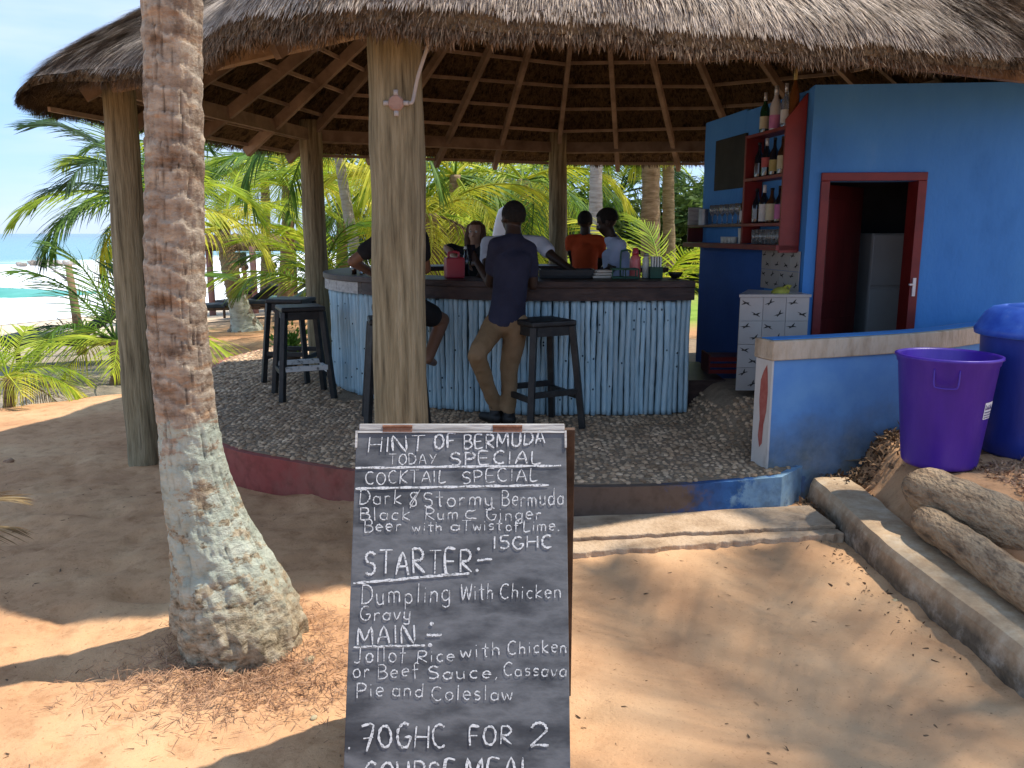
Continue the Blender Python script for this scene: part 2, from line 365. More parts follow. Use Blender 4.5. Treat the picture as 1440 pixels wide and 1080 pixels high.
gm = bpy.data.materials.new('sand'); gm.use_nodes = True; MATS['sand'] = gm
N = gm.node_tree.nodes; Lk = gm.node_tree.links.new; pb = N['Principled BSDF']; pb.inputs['Roughness'].default_value = .95; pb.inputs['Specular IOR Level'].default_value = .1
geo = N.new('ShaderNodeNewGeometry')
def noise_n(scale, detail=6, rough=.6, stretch=None):
    n = N.new('ShaderNodeTexNoise'); n.inputs['Scale'].default_value = scale; n.inputs['Detail'].default_value = detail; n.inputs['Roughness'].default_value = rough
    if stretch:
        m_ = N.new('ShaderNodeMapping'); m_.inputs['Scale'].default_value = stretch; Lk(geo.outputs['Position'], m_.inputs[0]); Lk(m_.outputs[0], n.inputs[0])
    else: Lk(geo.outputs['Position'], n.inputs[0])
    return n
def ramp(src, stops):
    r = N.new('ShaderNodeValToRGB'); e = r.color_ramp.elements
    while len(e) < len(stops): e.new(.5)
    for i, (p, c) in enumerate(stops): e[i].position = p; e[i].color = (*c, 1)
    Lk(src, r.inputs[0]); return r
def mixc(f, a, b, mode='MIX'):
    m = N.new('ShaderNodeMixRGB'); m.blend_type = mode
    for i, v in enumerate((f, a, b)):
        if isinstance(v, (int, float)): m.inputs[i].default_value = v
        elif isinstance(v, tuple): m.inputs[i].default_value = (*v, 1)
        else: Lk(v, m.inputs[i])
    return m.outputs[0]
def mathn(op, a, b=None, clamp=False):
    m = N.new('ShaderNodeMath'); m.operation = op; m.use_clamp = clamp
    for i, v in enumerate((a, b)):
        if v is None: continue
        if isinstance(v, (int, float)): m.inputs[i].default_value = v
        else: Lk(v, m.inputs[i])
    return m.outputs[0]
def maprange(v, a, b, c=0.0, d=1.0):
    m = N.new('ShaderNodeMapRange'); m.inputs['From Min'].default_value = a; m.inputs['From Max'].default_value = b
    m.inputs['To Min'].default_value = c; m.inputs['To Max'].default_value = d; Lk(v, m.inputs[0]); return m.outputs[0]
n1 = noise_n(1.1, 8); n2 = noise_n(9, 8, .7); n3 = noise_n(70, 4, .7)
near = ramp(n1.outputs[0], [(.3, (.39,.205,.105)), (.5, (.54,.305,.16)), (.7, (.62,.39,.215))]).outputs[0]
fine = ramp(n2.outputs[0], [(.3, (.62,.55,.5)), (.5, (1,1,1)), (.75, (1.1,1.08,1.05))]).outputs[0]
c = mixc(.8, near, fine, 'MULTIPLY')
spk = ramp(n3.outputs[0], [(.30, (.40,.33,.29)), (.40, (1,1,1))]).outputs[0]; c = mixc(.7, c, spk, 'MULTIPLY')
sx = N.new('ShaderNodeSeparateXYZ'); Lk(geo.outputs['Position'], sx.inputs[0])
q = mathn('SUBTRACT', mathn('MULTIPLY', sx.outputs[1], .5), sx.outputs[0])
qn = mathn('ADD', q, mathn('MULTIPLY', n1.outputs[0], 1.4))
far_c = ramp(n2.outputs[0], [(.3, (.22,.18,.14)), (.55, (.34,.28,.21)), (.75, (.42,.34,.25))]).outputs[0]
lf = maprange(mathn('ADD', sx.outputs[0], mathn('MULTIPLY', sx.outputs[1], .40)), -.1, -.7)
c = mixc(mathn('MULTIPLY', maprange(qn, 9.0, 9.9), lf), c, far_c)
beach = mixc(.3, (.62,.50,.36), fine, 'MULTIPLY'); c = mixc(maprange(q, 14, 20), c, beach)
# smooth trodden path of packed earth inside the kerb
path_m = mathn('MULTIPLY', maprange(sx.outputs[0], .05, .45), mathn('MULTIPLY', maprange(sx.outputs[0], 1.76, 1.70), maprange(sx.outputs[1], 4.7, 4.6)))
path_c = ramp(noise_n(2.2, 7, .55).outputs[0], [(.3, (.42,.235,.125)), (.5, (.53,.315,.17)), (.7, (.60,.38,.215))]).outputs[0]
path_c = mixc(.5, path_c, spk, 'MULTIPLY')
c = mixc(path_m, c, path_c)
# lawn beyond the bar on the right
lawn_m = mathn('MULTIPLY', maprange(mathn('ADD', sx.outputs[1], mathn('MULTIPLY', n1.outputs[0], 3)), 14.5, 17), maprange(q, 9, 5))
lawn_c = ramp(noise_n(3.1, 8).outputs[0], [(.3, (.13,.22,.03)), (.7, (.26,.36,.07))]).outputs[0]
c = mixc(lawn_m, c, lawn_c)
Lk(c, pb.inputs['Base Color'])
bp = N.new('ShaderNodeBump'); bp.inputs['Strength'].default_value = .55; bp.inputs['Distance'].default_value = .02
Lk(mathn('ADD', mathn('MULTIPLY', n2.outputs[0], .8), mathn('MULTIPLY', n3.outputs[0], .35)), bp.inputs['Height']); Lk(bp.outputs[0], pb.inputs['Normal'])
npmesh('ground', Vg, Fg, 'sand', smooth=True, kind='structure', label='orange sandy ground running down to the beach')
def gz(x, y): return float(base_z(x, y) + near_bumps(x, y))

# sea
sm_ = bpy.data.materials.new('sea_water'); sm_.use_nodes = True; MATS['sea_water'] = sm_
N = sm_.node_tree.nodes; Lk = sm_.node_tree.links.new; pb = N['Principled BSDF']; geo = N.new('ShaderNodeNewGeometry')
sx = N.new('ShaderNodeSeparateXYZ'); Lk(geo.outputs['Position'], sx.inputs[0])
q = mathn('SUBTRACT', mathn('MULTIPLY', sx.outputs[1], .5), sx.outputs[0])
nf = noise_n(.05, 6, .6, (.5,1.6,1)); nf2 = noise_n(.6, 8, .7)
qq = mathn('ADD', q, mathn('MULTIPLY', mathn('SUBTRACT', nf.outputs[0], .5), 70))
water = ramp(maprange(q, 60, 900), [(0, (.10,.30,.26)), (.35, (.06,.24,.27)), (1, (.04,.15,.24))]).outputs[0]
foam = mathn('MULTIPLY', maprange(qq, 128, 104), maprange(nf2.outputs[0], .28, .42))
Lk(mixc(foam, water, (.86,.87,.88)), pb.inputs['Base Color']); Lk(maprange(foam, 0, 1, .15, .9), pb.inputs['Roughness'])
bp = N.new('ShaderNodeBump'); bp.inputs['Strength'].default_value = .35; bp.inputs['Distance'].default_value = .4; Lk(nf2.outputs[0], bp.inputs['Height']); Lk(bp.outputs[0], pb.inputs['Normal'])
qs = np.array([36, 40, 44, 48, 52, 56, 60, 66, 72, 80, 90, 102, 120, 150, 250, 500, 1200, 3500, 7800.]); ps = np.linspace(-1, 1, 40)
# strips parallel to the shore:  q = .5y - x ; along-shore direction (.8944,.4472)... offset by p
ax = Vector((.4472*2/2, .8944, 0)); sea_v = []
nq = Vector((-.8944, .4472, 0)); al = Vector((.4472, .8944, 0))
for qi in qs:
    for p in ps:
        w = nq * (qi / 1.118) + al * (math.copysign(abs(p)**2.2, p) * 7000)
        h = -1.93 + (.16*math.sin(qi*1.3 + mnoise.noise(Vector((w.x*.05, w.y*.05, 0)))*4) if 40 < qi < 125 else 0)
        sea_v.append((w.x, w.y, h))
n_ = len(ps); sf = [(i*n_+k, (i+1)*n_+k, (i+1)*n_+k+1, i*n_+k+1) for i in range(len(qs)-1) for k in range(n_-1)]
MB().add(sea_v, [f[::-1] for f in sf]).build('sea', 'sea_water', smooth=True, kind='structure', label='turquoise sea with broad white surf')
mat('wave_green', [(.03,.20,.12),(.05,.30,.20),(.10,.40,.28)], .3, (1,1,3), .25, .3, 2, world=True)
m = MB(); rows = []
for i in range(41):
    t = i/40; cx = -62 + 37*t; ht = .95*math.sin(math.pi*min(1, t*.62+.38))**.8 if t < 1 else 0; ht = 1.0*max(0, 1-((t-.25)/.75)**2 if t > .25 else 1)
    for yy, zz in ((-3.2, -.25), (-1.6, .25*ht), (-.3, .8*ht), (.4, ht), (1.6, .55*ht), (3.5, -.25)):
        rows.append((cx, 47 + yy + .06*cx + 3.5, -1.93 + zz))
m.add(rows, [(i*6+k, (i+1)*6+k, (i+1)*6+k+1, i*6+k+1) for i in range(40) for k in range(5)])
m.build('sea_wave', 'wave_green', smooth=True, kind='structure', label='green breaking wave in the surf')

# ------------------------------------------------------------------ terrace
tm = bpy.data.materials.new('terrace_riser'); tm.use_nodes = True; MATS['terrace_riser'] = tm
N = tm.node_tree.nodes; Lk = tm.node_tree.links.new; pb = N['Principled BSDF']; pb.inputs['Roughness'].default_value = .85; geo = N.new('ShaderNodeNewGeometry')
sx = N.new('ShaderNodeSeparateXYZ'); Lk(geo.outputs['Position'], sx.inputs[0])
na = noise_n(3.5, 8, .7); nb = noise_n(11, 6)
xx = mathn('ADD', sx.outputs[0], mathn('MULTIPLY', mathn('SUBTRACT', na.outputs[0], .5), 1.6))
col = ramp(maprange(xx, -2.4, 2.0), [(0, (.34,.11,.08)), (.20, (.30,.06,.045)), (.30, (.27,.10,.07)), (.40, (.17,.07,.05)), (.50, (.11,.072,.05)), (.74, (.115,.08,.058)), (.79, (.022,.075,.22)), (.87, (.03,.12,.32)), (.90, (.22,.36,.48)), (1, (.08,.2,.42))]).outputs[0]
br = ramp(nb.outputs[0], [(.35, (.6,.55,.5)), (.55, (1,1,1))]).outputs[0]
Lk(mixc(.7, col, br, 'MULTIPLY'), pb.inputs['Base Color'])
bp = N.new('ShaderNodeBump'); bp.inputs['Strength'].default_value = .4; bp.inputs['Distance'].default_value = .01; Lk(nb.outputs[0], bp.inputs['Height']); Lk(bp.outputs[0], pb.inputs['Normal'])
TZ = .22
front = [G(px, py, TZ) for px, py in ((1100,668),(960,679),(800,682),(640,674),(490,659),(400,645),(320,628),(240,592),(222,556))]
fr = crom([Vector((p.x, p.y, 0)) for p in front], 6)
outline = [(p.x, p.y) for p in fr] + [(-3.15, 8.2), (-3.25, 9.2), (-3.0, 10.2), (-2.2, 10.9), (3.6, 10.9), (4.6, 9.5), (4.6, 5.75), (2.2, 5.75), (1.9, 4.95)]
terr = thing('terrace', 'round terrace of pebbles set in cement with a painted red, brown and blue rim', 'terrace', (0, 6.7, 0)); terr['kind'] = 'structure'
MB().prism(outline, -.12, TZ - .012).build('terrace_base', 'terrace_riser', terr)
def inpoly(x, y, poly):
    c = False; n = len(poly)
    for i in range(n):
        x0, y0 = poly[i]; x1, y1 = poly[(i+1) % n]
        if (y0 > y) != (y1 > y) and x < (x1-x0)*(y-y0)/(y1-y0)+x0: c = not c
    return c
cen = Vector((.3, 7.6)); inner = [(cen.x + (x-cen.x)*.985, cen.y + (y-cen.y)*.985) for x, y in outline]
MB().prism(inner, TZ - .011, TZ - .004).build('pebble_bed', 'pebble_bed', terr)
pv = []
for k in range(8):
    m = MB(); m.ball((0,0,0), (1,1,1), 8, 5); vs = []
    for v in m.v:
        v = Vector(v); d = 1 + .22*mnoise.noise(v*1.2 + Vector((k*5, 0, 0))); vs.append(Vector((v.x*d, v.y*d*.82, v.z*d*.62)))
    pv.append((vs, m.f))
pmesh = []
for vs, fs in pv:
    me = bpy.data.meshes.new('pebble'); me.from_pydata([v*.03 for v in vs], [], fs); me.polygons.foreach_set('use_smooth', [True]*len(fs)); me.materials.append(MATS['pebble']); pmesh.append(me)
cand = []
yy = 4.45
while yy < 9.9:
    st = .040 if yy < 6.5 else .052
    xx = -3.3
    while xx < 2.5:
        x = xx + random.uniform(-.3, .3)*st; y = yy + random.uniform(-.3, .3)*st
        if inpoly(x, y, inner) and not (-1.5 < x < 1.2 and 6.75 < y < 9.2):
            d = math.hypot(x, y); vis = (x/y > -.46) and not (x > 1.95 and y > 5.4) and not (x > 1.5 and y > 5.72)
            if vis: cand.append((x, y, (.72 if yy < 6.5 else .95) * random.uniform(.62, 1.12), random.uniform(0, 6.3), random.randrange(8)))
        xx += st
    yy += st*.86
cand.sort(key=lambda c: -c[2]/math.hypot(c[0], c[1])); 
behind_board = lambda c: -.9 < c[0]/c[1]*4.4 < .3 and c[1] < 4.75
big = [c for c in cand if not behind_board(c)][:296]; bs = set(id(c) for c in big); rest = [c for c in cand if id(c) not in bs]
for x, y, s, a, k in big:
    o = bpy.data.objects.new('pebble', pmesh[k]); COL.objects.link(o); o.parent = terr
    o.location = (x, y-6.7, TZ - .009 + float(.235*sm((y-4.95)/.75)*sm((x-1.30)/.34)) + random.uniform(-.002, .005)); o.rotation_euler = (random.uniform(-.2,.2), random.uniform(-.2,.2), a); o.scale = (s*1.12, s*1.12, s)
def rampz(x, y): return float(.235*sm((y-4.95)/.75)*sm((x-1.30)/.34))
AV = []; AF = []; off = 0
for k in range(8):
    base = np.array([tuple(v) for v in pv[k][0]])*.03; sel = [c for c in rest if c[4] == k]
    tri = []
    for f in pv[k][1]:
        for t in range(1, len(f)-1): tri.append((f[0], f[t], f[t+1]))
    tri = np.array(tri)
    for x, y, s, a, _ in sel:
        ca, sa = math.cos(a), math.sin(a); b = base*s
        AV.append(np.stack([b[:,0]*ca-b[:,1]*sa + x, b[:,0]*sa+b[:,1]*ca + y, b[:,2] + TZ - .009 + rampz(x, y) + random.uniform(-.003,.004)], 1)); AF.append(tri+off); off += len(b)
npmesh('pebbles', np.concatenate(AV), np.concatenate(AF), 'pebble', terr, smooth=True, kind='stuff')

rx = np.linspace(1.2, 2.3, 24); ry = np.linspace(4.9, 6.5, 30); RX, RY = np.meshgrid(rx, ry); RZ = TZ - .006 + .235*sm((RY-4.95)/.75)*sm((RX-1.30)/.34)
ri = (np.arange(29)[:, None]*24 + np.arange(23)[None, :]).ravel()
npmesh('sloping_bed', np.stack([RX.ravel(), RY.ravel(), RZ.ravel()], 1), np.stack([ri, ri+1, ri+25, ri+24], 1), 'pebble_bed', terr, smooth=True)

# concrete step slab at the foot of the terrace, cracked in two strips
slab = thing('concrete_step', 'cracked flat concrete step at the foot of the terrace', 'step', (1.0, 4.4, 0)); slab['kind'] = 'structure'
def eroded(pts_a, pts_b, n, jit):
    out = []
    for i in range(n+1):
        t = i/n; p = Vector(pts_a).lerp(Vector(pts_b), t); out.append((p.x, p.y + random.uniform(-jit, jit)))
    return out
def g2(px, py): p = G(px, py, .045); return (p.x, p.y)
A0, A1 = g2(760,728), g2(1138,710); B0, B1 = g2(760,757), g2(1176,738); C0, C1 = g2(760,776), g2(1188,746)
e1 = eroded(B0, B1, 40, .012); e2 = eroded(C0, C1, 50, .014)
MB().prism([A0, A1] + e1[::-1], -.05, .045).build('step_strip', 'step_cement', slab, bevel=.006)
MB().prism([(x, y-.018) for x, y in e1] + e2[::-1], -.05, .030).build('step_strip', 'step_cement', slab, bevel=.006)

# ------------------------------------------------------------------ kerb
kerb = MB(); n = 60
def kx(y): return 1.785 + .02*math.sin(y*3) 
prof_rows = []
for i in range(n+1):
    y = 1.5 + (4.74-1.5)*i/n; e = .018*mnoise.noise(Vector((y*5, 0, 0))); e2_ = .03*mnoise.noise(Vector((y*3, 7, 0)))
    x0 = kx(y); zt = .155 + .01*mnoise.noise(Vector((y*6, 3, 0)))
    prof_rows.append([(x0+.045*abs(e2_)*10, y, -.08), (x0-.012+e, y, .03), (x0+e*.6, y, .115), (x0+.018+e*.5, y, zt-.006), (x0+.06, y, zt), (x0+.225+e, y, zt-.003), (x0+.25, y, .02)])
kv = [p for r in prof_rows for p in r]; kerb.add(kv, [(i*7+k, i*7+k+1, (i+1)*7+k+1, (i+1)*7+k) for i in range(n) for k in range(6)] + [tuple(range(7))[::-1], tuple(n*7+k for k in range(7))])
km = bpy.data.materials.new('kerb_concrete'); km.use_nodes = True; MATS['kerb_concrete'] = km
N = km.node_tree.nodes; Lk = km.node_tree.links.new; pb = N['Principled BSDF']; pb.inputs['Roughness'].default_value = .9; geo = N.new('ShaderNodeNewGeometry')
sx = N.new('ShaderNodeSeparateXYZ'); Lk(geo.outputs['Position'], sx.inputs[0]); na = noise_n(8, 8, .7); nb = noise_n(40, 6); nc = noise_n(2.2, 5)
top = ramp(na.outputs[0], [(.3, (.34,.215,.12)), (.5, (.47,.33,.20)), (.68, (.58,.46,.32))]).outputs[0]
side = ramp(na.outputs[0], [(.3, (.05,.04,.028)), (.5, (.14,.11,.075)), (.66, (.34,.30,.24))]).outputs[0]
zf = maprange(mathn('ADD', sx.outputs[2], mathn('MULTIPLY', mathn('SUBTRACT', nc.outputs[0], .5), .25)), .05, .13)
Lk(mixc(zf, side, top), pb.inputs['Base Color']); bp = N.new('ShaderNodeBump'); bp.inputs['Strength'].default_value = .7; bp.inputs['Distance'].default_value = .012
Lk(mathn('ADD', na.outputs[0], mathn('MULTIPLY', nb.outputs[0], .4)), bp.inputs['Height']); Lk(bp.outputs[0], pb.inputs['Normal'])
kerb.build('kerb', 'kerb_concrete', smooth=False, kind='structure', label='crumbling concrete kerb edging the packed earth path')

# logs
def log(name, a, b, r, label, seed):
    pts = [Vector(a).lerp(Vector(b), i/60) for i in range(61)]
    for i, p in enumerate(pts): p.x += .02*math.sin(i*.1 + seed); p.z += .006*math.sin(i*.17+seed)
    rad = [r*(1 + .035*math.sin(i*1.9+seed) + .05*mnoise.noise(Vector((i*.3, seed, 0)))) * (.55 if i == 0 else (.85 if i == 1 else 1)) for i in range(61)]
    return MB().tube(pts, rad, 24, wob=.08).build(name, 'log_wood', smooth=True, loc=a, label=label, cat='log', group='logs beside the kerb')
log('palm_log', (1.97, 3.80, .235), (2.10, 1.2, .215), .080, 'pale coconut log lying just behind the kerb, the lower of two', 1)
log('palm_log', (2.03, 4.02, .33), (2.95, 1.2, .30), .122, 'thicker coconut log right in front of the purple bucket', 2)

# ------------------------------------------------------------------ low wall
lw = thing('low_wall', 'low blue curved garden wall with a bare cement coping beside the bins', 'wall', (1.6, 4.8, 0))
lm = bpy.data.materials.new('low_wall_paint'); lm.use_nodes = True; MATS['low_wall_paint'] = lm
N = lm.node_tree.nodes; Lk = lm.node_tree.links.new; pb = N['Principled BSDF']; pb.inputs['Roughness'].default_value = .75; geo = N.new('ShaderNodeNewGeometry')
sx = N.new('ShaderNodeSeparateXYZ'); Lk(geo.outputs['Position'], sx.inputs[0]); na = noise_n(2.6, 6, .6); nb = noise_n(9, 8, .65)
blue = ramp(na.outputs[0], [(.3, (.075,.215,.50)), (.52, (.10,.26,.56)), (.7, (.14,.32,.60))]).outputs[0]
dirt = ramp(nb.outputs[0], [(.35, (.09,.12,.13)), (.65, (.19,.23,.24))]).outputs[0]
zf = maprange(mathn('ADD', sx.outputs[2], mathn('MULTIPLY', mathn('SUBTRACT', na.outputs[0], .5), 1.0)), .10, .62)
c = mixc(zf, dirt, blue)
low = maprange(mathn('ADD', sx.outputs[2], mathn('MULTIPLY', mathn('SUBTRACT', nb.outputs[0], .5), .3)), .21, .18)
patch = ramp(noise_n(5.5, 6, .6).outputs[0], [(.40, (.09,.065,.05)), (.45, (.02,.07,.22)), (.53, (.03,.12,.34)), (.57, (.16,.32,.46))]).outputs[0]
c = mixc(mathn('MULTIPLY', low, maprange(sx.outputs[0], 1.85, 1.7)), c, patch)
Lk(c, pb.inputs['Base Color']); bp = N.new('ShaderNodeBump'); bp.inputs['Strength'].default_value = .25; bp.inputs['Distance'].default_value = .01; Lk(nb.outputs[0], bp.inputs['Height']); Lk(bp.outputs[0], pb.inputs['Normal'])
lpts = crom([(1.53,4.72,0),(1.95,4.86,0),(2.45,5.06,0),(2.85,5.28,0),(3.35,5.62,0),(4.4,6.3,0)], 6)
def strip(m, pts, w, z0, z1, outw=0):
    L_, R_ = [], []
    for i, p in enumerate(pts):
        d = (pts[min(i+1, len(pts)-1)] - pts[max(i-1, 0)]); d.z = 0; d.normalize(); nn = Vector((d.y, -d.x, 0))
        L_.append(p + nn*outw); R_.append(p - nn*w)
    vs = []
    for a, b in zip(L_, R_): vs += [(a.x,a.y,z0),(a.x,a.y,z1),(b.x,b.y,z1),(b.x,b.y,z0)]
    k = len(pts); fs = [(i*4+j, i*4+(j+1)%4, (i+1)*4+(j+1)%4, (i+1)*4+j) for i in range(k-1) for j in range(4)] + [(3,2,1,0), ((k-1)*4, (k-1)*4+1, (k-1)*4+2, (k-1)*4+3)]
    m.add(vs, [f[::-1] for f in fs]); return m
strip(MB(), lpts, .15, -.1, .868).build('wall_face', 'low_wall_paint', lw)
strip(MB(), [lpts[0] - Vector((.02,.006,0))] + lpts[1:], .172, .87, .985, .018).build('coping', 'concrete_cap', lw, bevel=.006)
e0 = lpts[0]; dd = (lpts[1]-lpts[0]).normalized()
mat('end_plaster', [(.20,.05,.045),(.42,.16,.13),(.48,.44,.39),(.56,.52,.47)], 3.2, (1,1,.45), .9, .3, 30, lo=.32, hi=.46)
nE = Vector((dd.y, -dd.x, 0)); q4 = [e0 + nE*.004 - dd*.001, e0 + nE*.004 - dd*.014, e0 - nE*.154 - dd*.014, e0 - nE*.154 - dd*.001]
MB().prism([(q.x, q.y) for q in q4], .0, .868).build('wall_end', 'end_plaster', lw)
mat('patch_red', [(.30,.06,.045),(.42,.14,.11)], 14, rough=.8)
qa = e0 + nE*.004 - dd*.0155; qs_ = []
for (u, z) in ((.045,.84),(.075,.80),(.10,.74),(.105,.62),(.09,.50),(.10,.40),(.08,.33),(.055,.36),(.05,.48),(.03,.56),(.025,.68),(.035,.78)): v_ = qa - nE*u; qs_.append((v_.x, v_.y, z))
MB().add(qs_, [tuple(range(len(qs_)))]).build('paint_patch', 'patch_red', lw)
strip(MB(), [p - Vector((0,0,0)) for p in lpts], .13, .9865, .992, -.02).build('coping_paint', 'blue_wall', lw, label='faded blue paint on top of the coping')

# ------------------------------------------------------------------ thatched hut
HC = Vector((.62, 6.7, 0)); APZ = 4.66; BZ = 2.56
ring = [Vector(v) for v in ((-2.66,5.62,0), (-.56,3.9,0), (3.6,5.82,0), (4.5,7.0,0), (4.0,8.6,0), (2.5,9.5,0), (.53,9.65,0), (-2.0,8.45,0))]
hut = thing('thatched_bar_hut', 'big round open bar hut with grey straw thatch on wooden posts', 'hut', (HC.x, HC.y, 0))
NR = len(ring)
def roofz(t): return APZ + (BZ + .05 - APZ) * t
def rp(i, f, t, dz=0):
    p = ring[i % NR].lerp(ring[(i+1) % NR], f); v = HC + (p - HC) * t; v.z = roofz(t) + dz; return v
def post(x, y, r, z0, z1, lean=(0,0), seed=0, wob=.10):
    m = MB(); k = 26; pts = [Vector((x + lean[0]*i/k + .005*math.sin(i*.3+seed), y + lean[1]*i/k, z0 + (z1-z0)*i/k)) for i in range(k+1)]
    m.tube(pts, [r*(1.05 - .10*i/k + .02*mnoise.noise(Vector((i*.4, seed, 0)))) for i in range(k+1)], 20, wob=wob); return m
posts = [(-2.62, 5.62, .107, -.15, BZ-.0, (.04,0), 1), (-.53, 3.88, .128, -.15, BZ+.05, (0,0), 2), (.53, 9.65, .108, -.1, BZ+.18, (0,0), 4),
         (-2.0, 8.45, .116, -.1, BZ+.14, (0,0), 5), (2.5, 9.5, .11, -.1, BZ, (0,0), 6)]
pobj = [post(x, y, r, a, b, ln, sd).build('post', 'post_wood', hut, smooth=True) for x, y, r, a, b, ln, sd in posts]
for i in range(NR):
    a = ring[i]; b = ring[(i+1) % NR]; zz = BZ
    frontish = i in (0, 1, 7)
    if i == 1: zz += .07
    a = a + Vector((0,0,zz)); b = b + Vector((0,0,zz)); d = (b-a).normalized()
    if i == 0: a.z -= .0; a = a - d*.06
    MB().beam(a + d*.03, b - d*.03, .05, .11 if i > 1 else (.13, .08)[i]).build('ring_beam', 'beam_wood' if i == 0 else 'rafter_wood', hut)
# rafters, hips and intermediates
for i in range(NR):
    nn = {0: 4, 1: 6, 2: 3, 3: 3, 4: 2, 5: 3, 6: 4, 7: 4}[i]
    for k in range(nn):
        hip = k == 0; fj = k/nn + (random.uniform(-.02,.02) if k else 0)
        a = rp(i, fj, {0: 1.04, 1: .94, 2: .9}.get(i, 1.11), -.045); b = rp(i, fj, .03, -.045)
        big_ = i in (7, 0) 
        MB().beam(a, b, .045, .075 if not big_ else .09).build('rafter', 'rafter_wood', hut)
for i in range(NR):
    for j, t in enumerate([.14,.22,.31,.40,.49,.58,.67,.76,.85,.94,1.04,1.10]):
        if t > 1 and i in (0, 1, 2): continue
        a = rp(i, 0, t, -.005); b = rp(i, 1, t, -.005); jj = random.uniform(-.012,.012); a.z += jj; b.z -= jj
        if (a-b).length > .2: MB().beam(a, b, .022, .030).build('batten', 'batten_wood', hut)
# thatch body: overhanging ring with its own outline
NE = 240
eave = []
for i in range(NR):
    for k in range(NE//NR):
        f = k/(NE//NR); eave.append((i, f))
ctrl = [HC + (p-HC)*s for p, s in zip(ring, (1.15, 1.235, 1.15, 1.15, 1.15, 1.15, 1.16, 1.16))]
ctrl[2] = Vector((3.75, 5.35, 0)); ctrl[1] = Vector((-.62, 3.46, 0)); cm = []
for i, p in enumerate(ctrl):
    cm.append(p)
    q = p.lerp(ctrl[(i+1) % NR], .5); cm.append(HC + (q-HC)*{0: .985, 1: 1.0}.get(i, 1.015))
er = crom(cm, 15, closed=True); NE = len(er)
angs = [math.atan2(p.y-HC.y, p.x-HC.x) for p in er]
def eave_lift(p):        # small irregularities of the rim
    return .035*max(0, min(3.2, p.x))*(1 if p.y < 6 else 0) + .03*mnoise.noise(Vector((p.x*1.3, p.y*1.3, 0))) + .02*mnoise.noise(Vector((p.x*5, p.y*5, 3)))
EZ = 2.41
TH = .17
def surf(j, s, top=True):     # s 0 apex .. 1 eave
    e = er[j % NE]; lift = eave_lift(e)
    p = HC + (e-HC)*s
    zb = APZ + .02 + (EZ - APZ)*s
    z = zb + lift*s
    if top: z += TH*(1 if s < .93 else max(0, 1-((s-.93)/.07)**2*.5))*min(1, max(.35, (p.x + 3.9)/2.2)) + .035*float(mnoise.noise(Vector((p.x*2.2, p.y*2.2, 0))))
    return Vector((p.x, p.y, z))
SS = [0, .08, .16, .26, .36, .46, .56, .64, .72, .80, .87, .93, .96, .98, 1.0]
tv = []; tf = []
for j in range(NE):
    for s in SS: tv.append(surf(j, s))
ns_ = len(SS)
for j in range(NE):
    for k in range(ns_-1):
        j2 = (j+1) % NE; tf.append((j*ns_+k, j*ns_+k+1, j2*ns_+k+1, j2*ns_+k))
m = MB().add(tv, tf)
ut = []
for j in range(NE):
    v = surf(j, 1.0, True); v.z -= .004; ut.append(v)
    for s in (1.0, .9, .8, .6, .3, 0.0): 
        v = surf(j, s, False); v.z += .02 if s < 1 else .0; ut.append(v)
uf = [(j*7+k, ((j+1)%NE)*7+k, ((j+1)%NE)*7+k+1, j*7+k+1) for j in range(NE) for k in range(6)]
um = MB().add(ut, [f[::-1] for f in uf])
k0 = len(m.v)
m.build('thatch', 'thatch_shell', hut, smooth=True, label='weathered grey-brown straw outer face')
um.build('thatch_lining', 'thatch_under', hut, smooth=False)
# straw blades on top, hanging fringe at the rim, ends poking through beneath
def blades(pos, dirs, up, L, W, curl=0.0):
    n = len(pos); d = dirs/np.linalg.norm(dirs, axis=1)[:, None]; s = np.cross(d, up); s /= np.linalg.norm(s, axis=1)[:, None]
    a = pos - s*W[:, None]/2; b = pos + s*W[:, None]/2; mid = pos + d*(L*.55)[:, None] + up*(curl*L)[:, None]; c = pos + d*L[:, None] + up*(curl*L*.4)[:, None]
    V = np.stack([a, b, mid + s*W[:, None]*.4, mid - s*W[:, None]*.4, c], 1).reshape(-1, 3); k = np.arange(n)*5
    Fc = np.concatenate([np.stack([k, k+1, k+2], 1), np.stack([k, k+2, k+3], 1), np.stack([k+3, k+2, k+4], 1)])
    return V, Fc
erA = np.array([tuple(p) for p in er]); hc = np.array([HC.x, HC.y, 0.])
dist_cam = np.hypot(erA[:,0], erA[:,1]); facing = (erA[:,1] < 6.9) & (erA[:,0] > -3.6)
w = np.where(facing, 1/np.maximum(dist_cam, 3)**1.3, .012); w /= w.sum()
def sample_roof(n, s_lo, s_hi):
    j = RNG.choice(NE, n, p=w); s = np.sqrt(RNG.uniform(s_lo**2, s_hi**2, n)); f = RNG.random(n)
    e = erA[j]*(1-f[:, None]) + erA[(j+1) % NE]*f[:, None]
    p = hc + (e-hc)*s[:, None]; lift = np.array([eave_lift(Vector(tuple(v))) for v in e])
    rim = np.where(s < .93, 1, np.maximum(0, 1-((s-.93)/.07)**2*.5))
    z = APZ + .02 + (EZ-APZ)*s + lift*s + TH*rim*np.clip((p[:,0]+3.9)/2.2, .35, 1) + .035*np.array([mnoise.noise(Vector((v[0]*2.2, v[1]*2.2, 0))) for v in p])
    p[:, 2] = z; out = (e-hc); out[:, 2] = EZ-APZ; out /= np.linalg.norm(out, axis=1)[:, None]; return p, out, s
n = 200000; p, out, s = sample_roof(n, .45, 1.0)
clump = vnoise(p[:,0]*9, p[:,1]*9); clump2 = vnoise(p[:,0]*9+50, p[:,1]*9)
